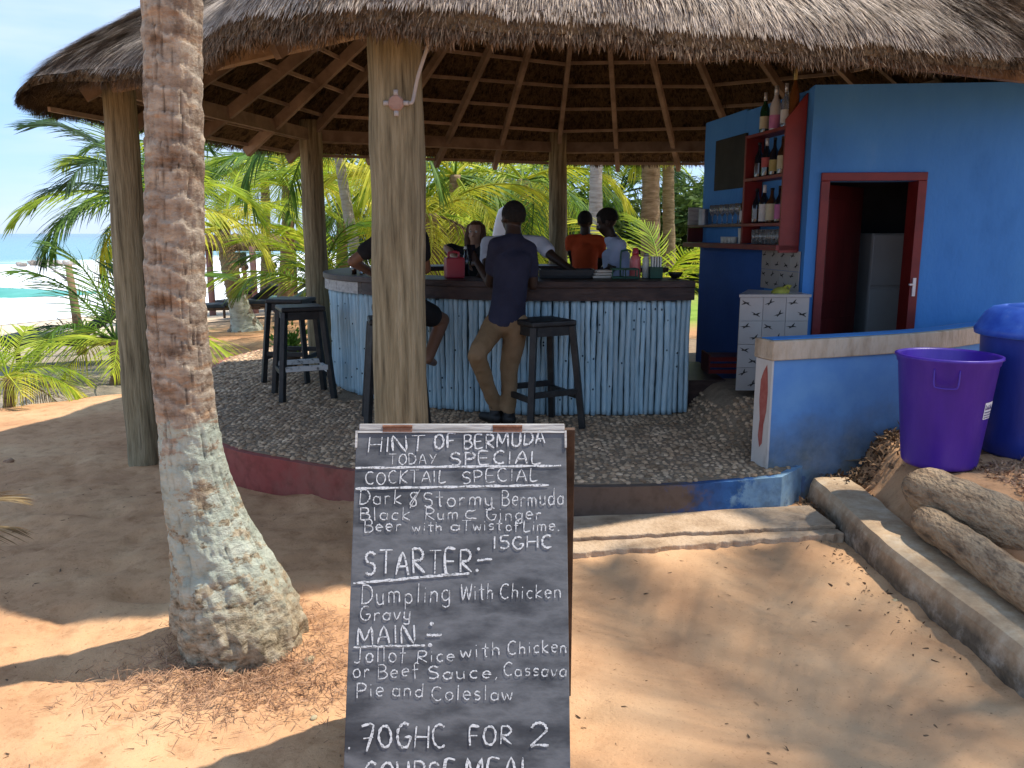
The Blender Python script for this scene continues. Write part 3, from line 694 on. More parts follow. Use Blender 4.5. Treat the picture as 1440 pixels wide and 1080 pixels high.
rnd = RNG.normal(0, .09, (n, 3)); rnd[:, 2] *= .5; d = out + rnd + np.stack([clump, clump2, 0*clump], 1)*.15; d[:, 2] -= np.maximum(0, (s-.955)/.045)*.7
up = np.tile(np.array([0, -.1, 1.]), (n, 1)); L = np.minimum(RNG.uniform(.08, .26, n), (1.0-s)*3.6 + RNG.uniform(.02, .06, n)); W = RNG.uniform(.003, .0085, n)
p -= np.stack([0*s, 0*s, RNG.uniform(-.002, .014, n)], 1)
V1, F1 = blades(p, d, up, L, W, .05)
npmesh('thatch_straws', V1, F1, 'thatch', hut, kind='stuff')
# fringe
n = 46000; j = RNG.choice(NE, n, p=w*.75 + .25/NE); f = RNG.random(n); e = erA[j]*(1-f[:, None]) + erA[(j+1) % NE]*f[:, None]
dep = RNG.random(n)**1.0
lift = np.array([eave_lift(Vector(tuple(v))) for v in e]); s = 1 - .05*dep*RNG.random(n); p = hc + (e-hc)*s[:, None]; p[:, 2] = EZ + lift + .12*RNG.random(n)*np.clip((p[:,0]+3.9)/2.2, .35, 1)
o_ = e-hc; o_[:, 2] = 0; o_ /= np.linalg.norm(o_, axis=1)[:, None]
tuft = .5 + .5*vnoise(e[:,0]*6, e[:,1]*6)
d = o_*RNG.uniform(-.1, .55, n)[:, None] + np.array([0, 0, -1.]) + RNG.normal(0, .22, (n, 3))
L = RNG.uniform(.025, .075, n)*(.55 + .7*tuft); V2, F2 = blades(p, d, o_, L, RNG.uniform(.003, .009, n), .02)
npmesh('thatch_fringe', V2, F2, 'thatch_fringe', hut, kind='stuff')
# underside straw
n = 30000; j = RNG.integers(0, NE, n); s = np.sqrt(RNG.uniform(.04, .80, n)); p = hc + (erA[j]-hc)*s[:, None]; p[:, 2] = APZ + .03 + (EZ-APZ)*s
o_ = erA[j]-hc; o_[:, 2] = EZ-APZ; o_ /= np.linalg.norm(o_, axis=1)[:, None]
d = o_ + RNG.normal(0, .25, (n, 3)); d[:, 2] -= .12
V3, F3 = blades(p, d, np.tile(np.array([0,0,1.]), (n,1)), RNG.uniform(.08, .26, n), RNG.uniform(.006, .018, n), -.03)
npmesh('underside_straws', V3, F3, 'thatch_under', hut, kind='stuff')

# junction box and conduit on the near post
jb = thing('junction_box', 'pinkish round junction box with four white stubs on the big front post', 'junction box', tuple(P(557,145,3.75)))
c = P(557,145,3.752); ax_ = Matrix.Rotation(R(90), 3, 'X')
MB().lathe(c, [(.001,.012),(.028,.012),(.034,.006),(.034,-.02)], 20, ax_).build('box_body', 'box_pink', jb, smooth=False)
for a in range(4):
    d = Vector((math.cos(a*math.pi/2), 0, math.sin(a*math.pi/2)))
    MB().tube([c + d*.033, c + d*.055], .0105, 10).build('stub', 'conduit', jb, smooth=True)
pts = [c + Vector((.058,0,0)), c + Vector((.072,.0,.006)), c + Vector((.082,.01,.05)), P(590,100,3.74), P(612,35,3.74), P(620,10,3.8)]
MB().tube(crom(pts, 6), .008, 8).build('conduit', 'conduit', jb, smooth=True)

# ------------------------------------------------------------------ blue bar building
bd = thing('blue_bar_building', 'blue painted room under the thatch with a red framed doorway', 'building', (2.12, 6.0, 0))
W0 = Vector((2.12, 6.0, 0)); W1 = Vector((1.84, 7.86, 0)); WR = Vector((3.72, 5.86, 0)); TOPZ = 2.62
FZ = .22
fd = (WR-W0).normalized(); fn = Vector((fd.y, -fd.x, 0))       # front direction, outward normal
def fpt(s, off=0): return W0 + fd*s + fn*off
def wallbox(m, a, b, z0, z1, th, n):       # a,b outer face ends; n outward
    vs = []
    for z in (z0, z1):
        for p in (a, b, b - n*th, a - n*th): vs.append((p.x, p.y, z))
    return m.add(vs, [(3,2,1,0),(4,5,6,7),(0,1,5,4),(1,2,6,5),(2,3,7,6),(3,0,4,7)])
def front_s(px):
    # distance along the front wall seen at a picture column at door height
    best = min(range(0, 2600), key=lambda k: abs((lambda p: 720 + F*p.x/(p.y*cp + (EYE-1.2)*sp_))(fpt(k/1000)) - px)); return best/1000
D0, D1 = front_s(1145), front_s(1288); DZ = 1.965
LW_ = (WR-W0).length
def jit_edge(): pass
m = MB(); wallbox(m, fpt(0), fpt(D0), 0, TOPZ-.0, .15, fn); wallbox(m, fpt(D0), fpt(D1), DZ, TOPZ, .15, fn); wallbox(m, fpt(D1), fpt(LW_), 0, TOPZ, .15, fn); m.build('wall', 'blue_wall', bd)
sn = Vector((-(W1-W0).normalized().y, (W1-W0).normalized().x, 0)); sd = (W1-W0).normalized()
if sn.x > 0: sn = -sn
def spt(s, off=0): return W0 + sd*s + sn*off
m = MB(); wallbox(m, spt(.0, -.002), spt(1.12, -.002), 0, TOPZ-.02, .13, sn); m.build('side_wall', 'blue_wall', bd)
m = MB(); wallbox(m, spt(1.12, 0), spt(2.02, 0), 0, TOPZ-.0, .13, sn); m.build('side_wall', 'blue_wall', bd, bevel=.01)
# deep blue dado under the shelf
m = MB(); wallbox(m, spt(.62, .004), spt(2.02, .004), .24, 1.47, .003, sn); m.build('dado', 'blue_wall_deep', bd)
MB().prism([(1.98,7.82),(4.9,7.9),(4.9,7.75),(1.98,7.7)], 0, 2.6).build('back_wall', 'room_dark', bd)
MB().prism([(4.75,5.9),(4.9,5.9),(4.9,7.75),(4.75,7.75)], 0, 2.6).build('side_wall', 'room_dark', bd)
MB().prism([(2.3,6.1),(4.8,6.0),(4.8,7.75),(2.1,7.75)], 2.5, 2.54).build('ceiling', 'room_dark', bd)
a = fpt(LW_+.004, .01); b = fpt(LW_+.35, .01)
m = MB(); wallbox(m, a, fpt(5-2.1, .01), 0, TOPZ, .16, fn); m.build('wall', 'white_wall', bd, label='white painted stretch of wall at the far right')
# door frame
df = MB(); wallbox(df, fpt(D0-.005, .025), fpt(D0+.055, .025), FZ, DZ, .19, fn); wallbox(df, fpt(D1-.055, .025), fpt(D1+.005, .025), FZ, DZ, .19, fn)
wallbox(df, fpt(D0-.005, .026), fpt(D1+.005, .026), DZ+.001, DZ+.058, .19, fn); dfo = df.build('door_frame', 'red_paint', bd, bevel=.004)
# door leaf swung inward, hinged on the left
h0 = fpt(D0+.06, -.17); ld = (Vector((.50,.50,0))).normalized(); h1 = h0 + ld*.74; ln_ = Vector((ld.y, -ld.x, 0))
m = MB(); wallbox(m, h0, h1, FZ+.02, DZ-.01, .04, ln_); leaf = m.build('door', 'dark_red_paint', bd, bevel=.003)
for z0, z1 in ((.38,.95),(1.08,1.85)):
    m = MB(); wallbox(m, h0 + ld*.1 + ln_*.012, h0 + ld*.64 + ln_*.012, z0, z1, .011, ln_); m.build('door_panel', 'dark_red_paint', leaf, bevel=.003)
hm = MB(); hp = fpt(D1-.028, .03); hp.z = 1.22
hm.box(hp, (.022,.012,.13)); hm.beam(hp + Vector((0,-.012,.02)), hp + Vector((-.05,-.035,.02)), .012, .012); hm.build('lock_plate', 'foil_silver', dfo)
fr_ = thing('fridge', 'tall pale fridge standing in the dark room behind the doorway', 'fridge', tuple(fpt(.52, -.95)))
c = Vector((3.14, 7.1, 0)); fr_.location = (c.x, c.y, FZ); MB().box((c.x, c.y, FZ+.69), (.34,.5,1.38)).build('cabinet', 'fridge', fr_, bevel=.015); MB().box((c.x, c.y-.262, FZ+1.16), (.34,.02,.42)).build('door', 'fridge', fr_, bevel=.01)
MB().box((c.x, c.y-.262, FZ+.48), (.34,.02,.90)).build('door', 'fridge', fr_, bevel=.01)
MB().prism([(1.9,5.98),(1.9,7.2),(4.7,7.2),(4.7,5.7),(2.3,5.75)], .0, FZ+.005).build('floor_slab', 'concrete', bd)

# blackboard on the side wall
bb = thing('wall_blackboard', 'small blank blackboard on the blue side wall above the bar shelf', 'blackboard', tuple(spt(1.4, .01)))
m = MB(); wallbox(m, spt(1.06,.022), spt(1.70,.022), 1.98, 2.42, .02, sn); m.build('board', 'blackboard_small', bb, bevel=.003)
# bottle shelf
sh = thing('bottle_shelf', 'dark red bottle shelf on the blue side wall with a slanted end panel', 'shelf', tuple(spt(.1, 0)))
S0, S1, S2 = .10, .74, 1.98; DP = .155
def sboard(name, a, b, z0, z1, o0=.006, o1=DP, mt='red_paint', **k):
    m = MB(); wallbox(m, spt(a, o1), spt(b, o1), z0, z1, o1-o0, sn); return m.build(name, mt, sh, bevel=.002, **k)
p0, p1 = spt(S0-.02, .006), spt(S0-.02, DP+.004)
m = MB(); vs = []
for off in (0, .02):
    for o_, z in ((.006,1.46),(DP+.004,1.46),(DP+.004,2.40),(.006,2.58)):
        q = spt(S0-.02+off, o_); vs.append((q.x, q.y, z))
m.add(vs, [(0,1,2,3),(7,6,5,4),(0,4,5,1),(1,5,6,2),(2,6,7,3),(3,7,4,0)]); m.build('end_panel', 'red_paint', sh, label='bright red end panel with slanted top')
sboard('divider', S1, S1+.03, 1.52, 2.36)
for z in (2.345, 2.015, 1.665): sboard('shelf_board', S0+.001, S1-.001, z-.012, z+.012)
sboard('shelf_board', S0-.02, S2+.03, 1.475, 1.515, o1=DP+.03)
sboard('shelf_board', S1+.031, S2, 1.655, 1.675, o1=DP, mt='rafter_wood')
sboard('end_panel', S2-.02, S2, 1.518, 1.652, mt='dark_red_paint'); sboard('end_panel', S2-.02, S2, 1.678, 1.84, o0=.03, mt='grey_wood')
def bottle(s, o_, z, h, r, mt, lab, label, neck='short', foil=None, cat='bottle', group='bottles on the red shelf', band=(.12,.42)):
    c = spt(s, o_); c.z = z; t = thing('bottle', label, cat, tuple(c), 0, group)
    if neck == 'square': prof = [(.001,0),(r,0),(r,h*.6),(r*.45,h*.70),(r*.32,h*.76),(r*.32,h)]
    else: prof = [(.001,0),(r*.95,.002),(r,.012),(r,h*.52),(r*.85,h*.62),(r*.42,h*.74),(r*.34,h*.80),(r*.34,h*.99),(.001,h)]
    MB().lathe(c, prof, 14).build('body', mt, t, smooth=True)
    if lab: MB().lathe(c, [(r*1.015,h*band[0]),(r*1.015,h*band[1])], 14, cap=False).build('paper_label', lab, t, smooth=True)
    MB().lathe(c, [(r*.38,h*(.80 if foil else .93)),(r*.38,h*1.003),(.001,h*1.005)], 10).build('cap', foil or 'black_plastic', t, smooth=True)
    return t
Z1 = 2.357
bottle(.60,.08,Z1,.305,.037,'glass_green','label_cream','green bottle with cream label, leftmost on the top shelf',foil='foil_silver')
bottle(.42,.08,Z1,.325,.044,'glass_milky','label_pink','stout clear bottle with pink label on the top shelf',foil='foil_silver', band=(.05,.35))
bottle(.28,.07,Z1,.32,.036,'glass_clear','label_white','clear bottle partly hidden by the slanted panel on the top shelf',foil='foil_silver')
bottle(.155,.07,Z1,.40,.036,'glass_amber',None,'tall amber bottle rising above the red end panel',foil='label_gold')
Z2 = 2.028
bottle(.66,.08,Z2,.27,.036,'glass_black','glass_brown','dark bottle with dull label at the left end of the middle shelf')
bottle(.53,.08,Z2,.29,.037,'glass_black','label_red','black bottle with a red label and silver neck on the middle shelf',foil='foil_silver', band=(.25,.5))
bottle(.40,.08,Z2,.28,.036,'glass_black','label_gold','black bottle with a gold label on the middle shelf')
bottle(.27,.08,Z2,.275,.036,'glass_brown','label_cream','brown bottle with cream label next to the red end panel, middle shelf', band=(.15,.5))
Z3 = 1.678
bottle(.66,.08,Z3,.27,.037,'glass_black','glass_brown','dark bottle with brown label at the left of the lower shelf')
bottle(.53,.08,Z3,.29,.038,'glass_black','label_white','tall dark bottle with white label on the lower shelf',foil='label_white', band=(.05,.5))
bottle(.40,.08,Z3,.26,.042,'glass_brown','label_cream','squat brown bottle with broad cream label on the lower shelf', band=(.08,.55))
bottle(.27,.08,Z3,.27,.036,'glass_black','label_pink','dark bottle with pinkish label by the end panel on the lower shelf', band=(.1,.5))
bottle(.83,.07,1.677,.26,.034,'glass_brown','label_white','slim bottle with white neck beside the stemmed glasses',foil='foil_silver')
bottle(.92,.07,1.677,.25,.034,'glass_brown','label_white','second slim bottle behind the stemmed glasses',foil='foil_silver')
# tumblers
def tumbler(s, o_, z, h, r, mt='glass_clear', label='clear tumbler in the row on the lowest shelf', group='tumblers on the lowest shelf'):
    c = spt(s, o_); c.z = z
    return MB().lathe(c, [(.001,0),(r*.85,0),(r,h),(r*.93,h),(r*.8,.008),(.001,.008)], 12, cap=False).build('tumbler', mt, smooth=True, loc=tuple(c), label=label, cat='glass', group=group)
ORD = ['first','second','third','fourth','fifth','sixth','seventh','eighth']
for i in range(8):
    tumbler(.19 + i*.068, .08, 1.516, .115, .029, label='clear tumbler on the lowest shelf, %s in the row from the red end panel' % ORD[i])
for i in range(4): tumbler(1.06 + i*.075, .08, 1.516, .055, .028, 'white_plastic', 'small white cup under the stemmed glasses, %s from the tall pale cups' % ORD[i], 'small white cups')
for i in range(2): tumbler(.85 + i*.08, .08, 1.516, .125, .026, 'white_plastic', ['tall pale cup touching the red divider on the lowest shelf', 'tall pale cup next to the small white cups'][i], 'tall pale cups')
# stemmed glasses
for i in range(6):
    c = spt(1.02 + i*.11, .075); c.z = 1.677
    MB().lathe(c, [(.001,0),(.030,.001),(.030,.004),(.005,.012),(.004,.07),(.020,.09),(.031,.12),(.028,.17),(.027,.17),(.029,.12),(.001,.09)], 12, cap=False).build('wine_glass', 'glass_clear', smooth=True, loc=tuple(c), label='stemmed glass on the left shelf, %s in the row from the red divider' % ORD[i], cat='glass', group='stemmed glasses on the left shelf')
c = spt(1.80,.07); c.z = 1.677; t = thing('tin', 'tall silvery tin at the left end of the shelf', 'tin', tuple(c))
MB().lathe(c, [(.001,0),(.045,0),(.045,.13),(.001,.13)], 16).build('body', 'grey_metal', t, smooth=False); MB().lathe(c, [(.047,.13),(.047,.145),(.001,.145)], 16).build('lid', 'grey_metal', t)

# tiles: swallow motif
def swallow(m, o, u, v, n, s):       # o origin, u right, v up
    outl = [(-1.1,.02),(-.35,.13),(-.02,.10),(.22,.42),(.70,.80),(.50,.36),(.42,.12),(.72,.10),(1.05,-.08),(.55,-.06),(.1,-.12),(-.25,-.30),(-.5,-.34),(-.35,-.14),(-.55,-.03)]
    pts = [o + u*(x*s) + v*(y*s) + n*.0045 for x, y in outl]; c = o + n*.0045; k = len(pts)
    m.add([c]+pts, [(0, 1+i, 1+(i+1) % k) for i in range(k)])
def tilewall(parent, o, u, v, n, w, h, nu, nv, seed):
    rnd = random.Random(seed); me = None
    m = MB(); M = Matrix((u, v, n)).transposed()
    m.box((0,0,0), (w/nu-.003, h/nv-.003, .006)); base = None
    for i in range(nu):
        for j in range(nv):
            c = o + u*((i+.5)*w/nu) + v*((j+.5)*h/nv) + n*.004
            mm = MB(); mm.box(c, (w/nu-.003, h/nv-.003, .006), M); tl = mm.build('tile', 'tile', parent)
            for (fx, fy) in ((-.22,.26),(.2,-.22)):
                ms = MB(); a = rnd.choice([0,.35,-.5,2.6]); uu = u*math.cos(a)+v*math.sin(a); vv = v*math.cos(a)-u*math.sin(a)
                swallow(ms, c + u*(fx*w/nu) + v*(fy*h/nv), uu, vv, n, .036); ms.build('bird_motif', 'motif', tl)
tb = thing('tiled_counter_end', 'white tiled low counter block with black bird motifs by the doorway', 'tiled counter', tuple(fpt(-.35,.2)))
tl0 = P(1036,418,5.70); tr0 = P(1139,420,5.70); bl0 = P(1032,549,5.70)
tx0, tx1, tz1, tz0 = bl0.x+.01, tr0.x-.005, tl0.z, bl0.z
MB().prism([(tx0,5.70),(tx1,5.70),(tx1,5.96),(tx0+.20,6.2)], tz0, tz1).build('block', 'grout', tb)
tilewall(tb, Vector((tx0, 5.698, tz0)), Vector((1,0,0)), Vector((0,0,1)), Vector((0,-1,0)), tx1-tx0, tz1-tz0, 3, 4, 3)
MB().prism([(tx0-.01,5.685),(tx1+.01,5.685),(tx1+.01,5.96),(tx0+.2,6.21)], tz1+.001, tz1+.02).build('counter_top', 'tile', tb)
MB().prism([(tx0-.55,6.35),(tx0+.1,6.35),(tx0+.1,7.3),(tx0-.5,7.3)], .2, .46).build('recess_step', 'counter_wood', tb)
ts = thing('tiled_splashback', 'patch of white bird tiles on the wall under the bottle shelf', 'tiles', tuple(spt(.3,.01)))
a_ = spt(.04,.006); b_ = spt(.66,.006)
tilewall(ts, Vector((b_.x, b_.y, 1.17)), (a_-b_).normalized(), Vector((0,0,1)), sn, (a_-b_).length, .30, 4, 2, 5)
yb = thing('yellow_bag', 'crumpled yellow bag lying on top of the tiled counter', 'bag', tuple(P(1097,416,5.8)))
c = P(1097,414,5.82); m = MB(); m.ball((c.x, c.y, c.z+.018), (.06,.05,.035), 16, 12)
m.v = [tuple(Vector(v) + Vector((1,1,1))*.02*mnoise.noise(Vector(v)*22)) for v in m.v]; m.build('sack', 'yellow_cloth', yb, smooth=False)
MB().tube([(c.x+.02,c.y,c.z+.04),(c.x+.045,c.y-.01,c.z+.062),(c.x+.065,c.y-.02,c.z+.05)], [.014,.010,.018], 8).build('knotted_neck', 'yellow_cloth', yb)
so = thing('wall_socket', 'white socket low on the deep blue wall under the shelf', 'socket', tuple(P(1019,462,6.9)))
q = spt(.95,.012); MB().beam((q.x,q.y,.86),(q.x,q.y,.93), .09, .012, up=tuple(sn)).build('plate', 'white_plastic', so, bevel=.003)
cr_ = thing('red_crate', 'dark red crate on the floor in the dark corner behind the counter', 'crate', (1.78,6.75,.46))
m = MB(); m.box((1.78,6.72,.60),(.34,.26,.02)); 
for dx in (-.17,.17): m.box((1.78+dx,6.72,.55),(.015,.27,.16))
m.build('sides', 'dark_red_paint', cr_)
for k in range(3): MB().box((1.78,6.585,.49+.05*k),(.34,.012,.032)).build('slat', 'red_paint', cr_)

# ------------------------------------------------------------------ bar counter
bc = thing('bar_counter', 'curved bar counter clad in pale blue bamboo under a dark wood top', 'bar counter', (0, 7.5, TZ))
pc = [(1.36,6.26),(.95,6.19),(.55,6.18),(.1,6.20),(-.3,6.30),(-.75,6.52),(-1.15,6.82),(-1.46,7.2),(-1.64,7.6),(-1.70,8.05),(-1.64,8.5)]
path = crom([Vector((x, y, 0)) for x, y in pc], 10)
back = crom([Vector((x, y, 0)) for x, y in ((-1.64,8.5),(-1.40,9.0),(-.9,9.35),(-.2,9.5),(.6,9.45),(1.3,9.1),(1.55,8.6))], 8)
full = path + back[1:]
def offset(pts, d):
    out = []
    for i, p in enumerate(pts):
        t = pts[min(i+1, len(pts)-1)] - pts[max(i-1, 0)]; t.normalize(); out.append(p + Vector((t.y, -t.x, 0)) * -d)
    return out
# path runs right to left then back, outward is to the left hand of travel seen from above
CT = 1.25
strip(MB(), offset(full, -.03)[::-1], .10, TZ-.01, CT-.13).build('core_wall', 'bamboo_gap', bc)
strip(MB(), offset(full, .10)[::-1], .55, CT-.05, CT).build('top', 'counter_wood', bc, bevel=.006)
strip(MB(), offset([p for p in full if p.x > -1.15 or p.y > 8.0], .085)[::-1] if False else offset(path[:62], .085)[::-1], .05, CT-.145, CT-.051).build('fascia', 'counter_wood', bc)
strip(MB(), offset(path[62:], .085)[::-1], .05, CT-.145, CT-.051).build('fascia', 'grey_wood', bc)
# bamboo poles
Ls = [0]
for i in range(1, len(path)): Ls.append(Ls[-1] + (path[i]-path[i-1]).length)
bms = []
for k in range(6):
    m = MB(); r0 = .0205; ht = CT-.15-TZ; kn = 22; pts = []; rad = []
    jn = [random.uniform(.08,.25) + q*random.uniform(.19,.28) for q in range(6)]
    for i in range(kn+1):
        z = ht*i/kn; pts.append((random.uniform(-.0015,.0015)+.004*math.sin(i*.25+k), random.uniform(-.001,.001), z)); bul = sum(math.exp(-((z-j)/.014)**2) for j in jn)
        rad.append(r0*(1 + .14*bul + .03*math.sin(i+k)))
    m.tube(pts, rad, 9); me = bpy.data.meshes.new('bamboo_pole'); me.from_pydata(m.v, [], m.f); me.materials.append(MATS['bamboo']); me.polygons.foreach_set('use_smooth', [len(f) == 4 for f in m.f]); bms.append(me)
s = .02; knots = []
poff = offset(path, .022)
while s < Ls[-1]-.01:
    i = max(k for k in range(len(Ls)) if Ls[k] <= s); i = min(i, len(path)-2); f = (s-Ls[i])/(Ls[i+1]-Ls[i]); p = poff[i].lerp(poff[i+1], f); t = (path[i+1]-path[i]).normalized()
    o = bpy.data.objects.new('bamboo_pole', random.choice(bms)); COL.objects.link(o); o.parent = bc; sc_ = random.uniform(.82, 1.18)
    o.location = (p.x, p.y-7.5, random.uniform(-.002,.012)); o.rotation_euler = (random.uniform(-.006,.006), random.uniform(-.007,.007), random.choice([0,3.14])); o.scale = (sc_, sc_, random.uniform(.985,1.0))
    out_ = Vector((t.y, -t.x, 0)) * -1
    for _ in range(random.choice([0,0,1,1,2])):
        z = random.uniform(.3, 1.05); kq = MB(); kq.ball(p + out_*(.0195*sc_) + Vector((0,0,z)), (.007,.007,.009), 6, 4); kq.build('knot', 'knot', o) if False else knots.append((p + out_*(.0195*sc_) + Vector((0,0,z))))
    s += .0435*sc_
km_ = MB()
for q in knots: km_.ball(q, (.007,.007,.009), 6, 4)
km_.build('knots', 'knot', bc, smooth=True, kind='stuff')

# ------------------------------------------------------------------ stools
def make_stool(label, loc, rz, white=False, h=.78):
    t = thing('bar_stool', label, 'stool', loc, rz, 'bar stools round the counter'); t.rotation_euler = (0,0,0)
    L0 = Vector(loc)
    def w(x, y, z): return L0 + Vector((x, y, z))
    MB().box(w(0,0,h-.02), (.36,.36,.04)).build('seat', 'black_wood', t, bevel=.012, seg=3)
    m = MB()
    for sx_, sy in ((0,1),(0,-1),(1,0),(-1,0)):
        m.box(w(sx_*.145, sy*.145, h-.075), (.29 if sx_ == 0 else .025, .29 if sy == 0 else .025, .065))
    m.build('apron', 'black_wood', t)
    for sx_, sy in ((-1,-1),(1,-1),(1,1),(-1,1)):
        MB().beam(w(sx_*.215, sy*.215, 0), w(sx_*.155, sy*.155, h-.041), .045, .045, up=(sx_,-sy,0)).build('leg', 'black_wood', t, bevel=.004)
    for k, (sx_, sy) in enumerate(((0,1),(0,-1),(1,0),(-1,0))):
        zz = .27 if sx_ == 0 else .235; e = .192
        a = w(-e if sx_ == 0 else sx_*e, -e if sy == 0 else sy*e, zz); b = w(e if sx_ == 0 else sx_*e, e if sy == 0 else sy*e, zz)
        MB().beam(a, b, .028, .042).build('foot_rail', 'white_paint_worn' if white and k in (1,2,0) else 'black_wood', t, bevel=.003)
    t.rotation_euler = (0,0,rz); return t
c = P(762,520,5.82); st0 = make_stool('black wooden stool in front of the blue bamboo, right of the standing man', (c.x, 5.82, TZ), R(28))
c = P(552,520,5.86); st1 = copy_tree(st0, None, (c.x, 5.95, TZ), R(12), 'black stool under the seated person behind the big front post')
c = P(424,480,6.92); st2 = make_stool('black stool with white painted foot rails, nearer of the two at the left', (c.x, 6.92, TZ), R(24), True)
c = P(412,480,7.75); st3 = copy_tree(st0, None, (c.x, 7.75, TZ), R(-8), 'black stool standing just behind the one with white foot rails')

# ------------------------------------------------------------------ people
def chain(m, pts, rad, n=12):
    pts = [Vector(p) for p in pts]
    dense = []; dr = []
    for i in range(len(pts)-1):
        k = max(2, int((pts[i+1]-pts[i]).length/.03))
        for q in range(k): dense.append(pts[i].lerp(pts[i+1], q/k)); dr.append(rad[i] + (rad[i+1]-rad[i])*q/k)
    dense.append(pts[-1]); dr.append(rad[-1])
    m.tube(dense, dr, n)
    for p, r in ((pts[0], rad[0]), (pts[-1], rad[-1])): m.ball(p, r, n, 8)
    for p, r in zip(pts[1:-1], rad[1:-1]): m.ball(p, r*1.0, n, 8)
def frame(yaw, pitch=0, roll=0):      # columns: right, forward, up.  yaw 0 looks +Y
    return Matrix.Rotation(yaw, 3, 'Z') @ Matrix.Rotation(pitch, 3, 'X') @ Matrix.Rotation(roll, 3, 'Y')
def ell(m, c, r, M=None, n=16, k=12): m.ball(c, r, n, k, M)
def head(m, c, M, s=1.0):             # c: head centre, face looks along +Y of M
    c = Vector(c); q = lambda x, y, z: c + M @ Vector((x*s, y*s, z*s))
    ell(m, q(0,-.012,.025), (.075*s,.093*s,.088*s), M, 20, 14)       # skull
    ell(m, q(0,.022,-.035), (.060*s,.068*s,.070*s), M)               # face
    ell(m, q(0,.045,-.085), (.033*s,.035*s,.028*s), M)               # chin
    chain(m, [q(0,.083,.012), q(0,.102,-.028)], [.008*s, .013*s], 8)  # nose
    for e in (-1, 1):
        ell(m, q(.014*e,.093,-.030), (.010*s,.010*s,.008*s), M, 8, 6)
        ell(m, q(.030*e,.078,.024), (.020*s,.010*s,.007*s), M, 8, 6)   # brow
        ell(m, q(.040*e,.062,-.030), (.020*s,.018*s,.018*s), M, 8, 6)  # cheek
        ell(m, q(.078*e,-.010,-.010), (.010*s,.020*s,.032*s), M, 10, 8) # ear
    ell(m, q(0,.082,-.056), (.022*s,.012*s,.007*s), M, 8, 6); ell(m, q(0,.080,-.066), (.019*s,.012*s,.008*s), M, 8, 6)
def face_bits(parent, c, M, s=1.0, eye='eye_white'):
    c = Vector(c)
    for e in (-1, 1):
        m = MB(); m.ball(c + M @ Vector((.030*e*s,.080*s,.008*s)), .0115*s, 10, 8); ey = m.build('eye', eye, parent, smooth=True)
        m = MB(); m.ball(c + M @ Vector((.030*e*s,.0885*s,.008*s)), .0055*s, 8, 6); m.build('iris', 'hair', ey, smooth=True)
def hair_cap(m, c, M, s=1.0, low=-.03):
    c = Vector(c); mm = MB(); mm.ball((0,0,0), (.083*s,.101*s,.096*s), 24, 18); keep = []
    vs = [Vector(v) for v in mm.v]
    for f in mm.f:
        g = sum((vs[i] for i in f), Vector())/len(f)
        if g.z > (.045 if g.y > .045*s else low - .2*max(0, -g.y))*s: keep.append(f)
    base = [c + M @ (v + Vector((0,-.014*s,.027*s))) for v in vs]; inner = [c + M @ (v*.93 + Vector((0,-.014*s,.027*s))) for v in vs]
    m.add(base, keep); m.add(inner, [f[::-1] for f in keep])
def hand(m, wrist, d, n, s=1.0, curl=.4, thumb=1):   # d along fingers, n palm normal (towards what is held)
    d = Vector(d).normalized(); n = Vector(n); n = (n - d*n.dot(d)).normalized(); x = d.cross(n)*thumb; w = Vector(wrist)
    for k, (o_, ln) in enumerate(((.027,.078),(.009,.088),(-.009,.083),(-.026,.066))):
        k0 = w + d*.085*s + x*o_*s; chain(m, [w + x*o_*.55*s + d*.01*s, k0], [.014*s, .0115*s], 8)
        p = k0; a = curl*.5
        pts = [p]
        for seg in (.45,.32,.23):
            p = p + (d*math.cos(a) + n*math.sin(a))*ln*seg*s; pts.append(p); a += curl
        chain(m, pts, [.0105*s,.0098*s,.009*s,.0078*s], 8)
    t0 = w + x*.022*s + d*.02*s; chain(m, [t0, t0 + (x*.8 + d*.7 + n*.25).normalized()*.038*s, t0 + (x*.75 + d*.9 + n*.5).normalized()*.068*s], [.015*s,.0125*s,.010*s], 8)
def skin(m, name, mt, parent=None, vox=.009, sm_it=6, **k):
    o = m.build(name, mt, parent, smooth=True, **k)
    r = o.modifiers.new('merge', 'REMESH'); r.mode = 'VOXEL'; r.voxel_size = vox; r.use_smooth_shade = True
    s = o.modifiers.new('smooth', 'SMOOTH'); s.factor = .5; s.iterations = sm_it
    return o
def wrinkle(o, st=.008, sc=.09):
    t = bpy.data.textures.new('folds', 'CLOUDS'); t.noise_scale = sc; d = o.modifiers.new('folds', 'DISPLACE'); d.texture = t; d.strength = st; d.mid_level = .5; d.texture_coords = 'GLOBAL'
def torso(m, hip, chest, neck, hw, sw, grow=0, yaw=0, depth=.105):
    hip, chest, neck = Vector(hip), Vector(chest), Vector(neck); M = Matrix.Rotation(yaw, 3, 'Z')
    for i in range(11):
        t = i/10; p = hip.lerp(chest, t); wd = hw*(1-t) + sw*t; wd *= 1 - .10*math.sin(math.pi*t)
        ell(m, p, (wd + grow, depth*(.95+.12*t) + grow, .075 + grow*.5), M)
    return M

